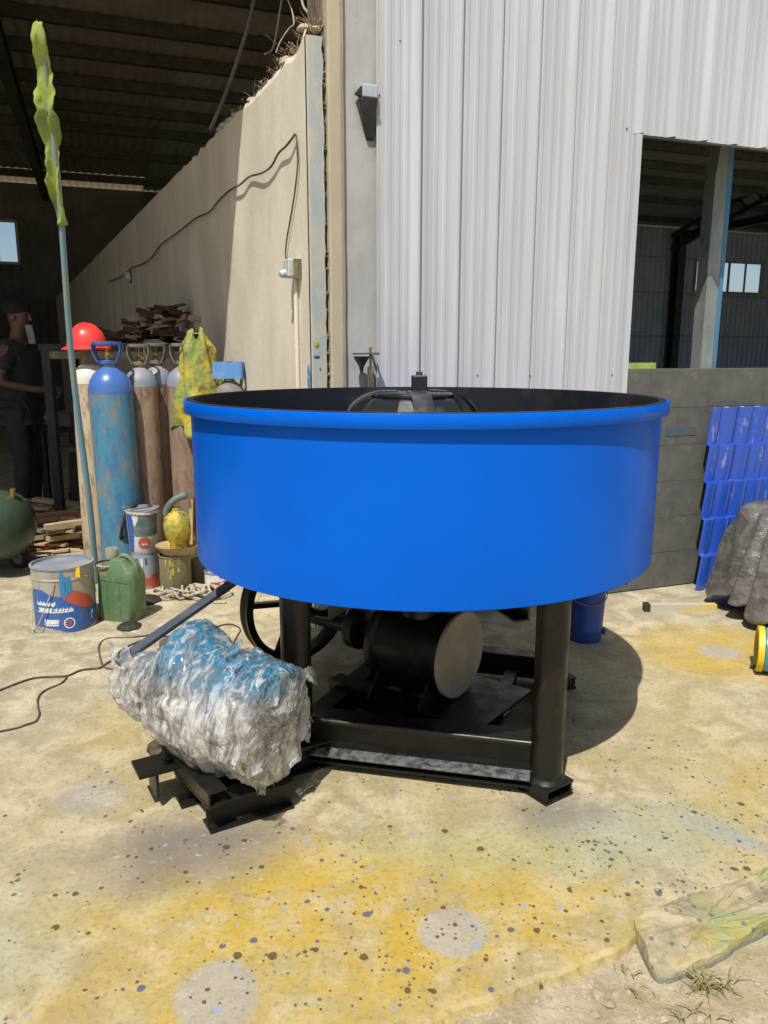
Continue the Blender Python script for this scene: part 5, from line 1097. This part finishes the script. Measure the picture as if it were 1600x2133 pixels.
# square tube offcut on the floor
ta, tbb = gnd(1352, 1272), gnd(1490, 1272); ax = (tbb - ta).normalized(); sd = ax.cross(UP)
tt = thing('square_tube', ta.lerp(tbb, .5), 'short square tube with dried yellow paint lying near the block wall', 'tube')
mb = MB()
for q, wz, hz_ in ((sd * .018 + UP * .020, .004, .040), (sd * -.018 + UP * .020, .004, .040)): mb.bar(ta + q, tbb + q, wz, hz_)
for z in (.0025, .0385): mb.bar(ta + UP * z, tbb + UP * z, .0315, .004)
mb.build('tube_wall', 'tube', tt)
mb = MB(); mb.hexa([ta + sd * x_ + UP * z_ - ax * y_ for z_ in (.004, .044) for x_, y_ in ((-.024, .001), (.024, .001), (.024, .035), (-.024, .03))]); mb.build('end_cap', 'rubber', tt)
# teal tin on its side at the right edge
zp = gnd(1588, 1398); tl = thing('overturned_tin', zp, 'teal tin with a yellow rim lying on its side at the right edge', 'paint tin')
TAx = Vector((.93, -.36, 0)).normalized(); zc = zp + UP * .105 + TAx * .0
mb = MB(); mb.lathe([(.092, -.0055), (.098, -.003), (.1, .32), (.09, .325), (.01, .326)], zc, 40, TAx, None, False); mb.build('body', 'teal', tl)
mb = MB(); mb.lathe([(.094, -.035), (.103, -.032), (.103, -.008), (.094, -.006), (.092, -.03), (.094, -.035)], zc, 40, TAx, None, False); mb.build('rim', 'yellow', tl)
mb = MB(); mb.lathe([(.001, .30), (.092, .30)], zc, 30, TAx, None, False); mb.build('bottom', 'pan_black', tl)
bs = gnd(1562, 1392); mb = MB(); mb.tube([bs + UP * .012, bs + Vector((.06, -.04, .006))], [.012, .004], 8); o = mb.build('brush_end', 'cable'); tag(o, 'small dark brush lying beside the teal tin', 'brush')

# ================================================================== GROUND CLUTTER IN FRONT
wire('ground_cable', [gnd(a, b) + UP * .006 for a, b in ((-60, 1465), (0, 1440), (30, 1428), (70, 1415), (110, 1412), (140, 1410), (170, 1398), (205, 1394), (216, 1388), (235, 1375), (255, 1355), (280, 1342), (310, 1332), (340, 1328), (380, 1326), (420, 1318))], .0042, 'cable', 'dusty cable snaking over the yard from the left edge to the machine')
wire('ground_cable', [gnd(a, b) + UP * .006 for a, b in ((330, 1322), (270, 1330), (225, 1332), (207, 1345), (208, 1370), (218, 1392), (245, 1396), (270, 1402), (300, 1395))], .0035, 'cable', 'thin looped cable on the floor behind the wrapped motor')
wire('ground_cable', [gnd(a, b) + UP * .006 for a, b in ((140, 1412), (128, 1425), (95, 1440), (80, 1455), (79, 1475), (82, 1490), (74, 1505), (55, 1512), (30, 1520), (-20, 1530))], .0035, 'cable', 'short cable branching off towards the lower left')
wire('ground_cable', [gnd(a, b) + UP * .006 for a, b in ((430, 1322), (450, 1308), (480, 1302), (500, 1312), (495, 1325), (487, 1340))], .0035, 'cable', 'curled cable end between the belt and the big pulley')
# broken slab piece in the lower right corner
ck = [gnd(*q) for q in ((1318, 1922), (1345, 1902), (1380, 1894), (1460, 1862), (1550, 1830), (1640, 1800), (1720, 1850), (1640, 1912), (1560, 1950), (1480, 1998), (1425, 2020), (1385, 2032), (1362, 2022), (1345, 1985), (1326, 1950))]
cen = sum(ck, Vector()) / len(ck)
pts = curve_pts(ck + [ck[0]], 6)[:-1]
def cz(p): return .005 + .014 * nz(p, 5, 2) + .014 * nz(p, 14, 3) + .006 * nz(p, 45, 6)
mb = MB(); rings = []
for f_, z in ((1.0, -.085), (1.005, -.04), (1.0, -.008), (.975, .004)):
    rings.append([Vector((cen.x + (p.x - cen.x) * f_ + .006 * nz(p, 22, z * 9), cen.y + (p.y - cen.y) * f_ + .006 * nz(p, 25, z * 7), z if z < 0 else z + cz(p))) for p in pts])
for f_ in (.9, .75, .55, .3, .08): rings.append([Vector((cen.x + (p.x - cen.x) * f_, cen.y + (p.y - cen.y) * f_, cz(cen + (p - cen) * f_) + .008)) for p in pts])
mb.loft(rings, True, True, False); o = mb.build('slab_piece', 'chunk'); tag(o, 'broken concrete slab piece with green and blue stains, lower right corner', 'concrete')
random.seed(9)
mb = MB()
for (px, py, n_, sp_, L0) in ((1465, 2062, 30, .025, .055), (1520, 2050, 12, .05, .05), (1300, 2030, 8, .03, .03), (1440, 2120, 12, .05, .04), (1330, 2070, 6, .04, .03), (620, 2140, 0, .03, .04)):
    c_ = gnd(px, py, -.024)
    for i in range(n_):
        b = c_ + Vector((random.gauss(0, sp_ * .6), random.gauss(0, sp_ * .4), 0)); a = random.uniform(0, 6.28); L_ = L0 * random.uniform(.4, 1.1); d_ = Vector((math.cos(a), math.sin(a), 0))
        P = [b, b + d_ * L_ * .3 + UP * L_ * .45, b + d_ * L_ * .75 + UP * L_ * .55, b + d_ * L_ * 1.1 + UP * L_ * .35]; sdv = Vector((-d_.y, d_.x, 0)); w = random.uniform(.0012, .0026)
        mb.loft([[p - sdv * w * k, p + sdv * w * k] for p, k in zip(P, (1, .9, .6, .1))], False, False, False)
o = mb.build('grass_tuft', 'grass'); tag(o, 'dry grass tufts in the soil by the broken slab', 'grass', kind='stuff')
mb = MB()
for i in range(420):
    b = gnd(random.uniform(900, 1700), random.uniform(1960, 2260), -.024)
    on = True
    r = random.uniform(.002, .008) * (1 + (random.random() < .06) * 1.2)
    mb.lathe([(r * .5, -r * .3), (r, r * .1), (r * .5, r * .6)], b, 6, Vector((random.uniform(-.5, .5), random.uniform(-.5, .5), 1)), None, True, False)
o = mb.build('soil_pebbles', 'soil'); tag(o, 'small pebbles and clods on the bare soil', kind='stuff')
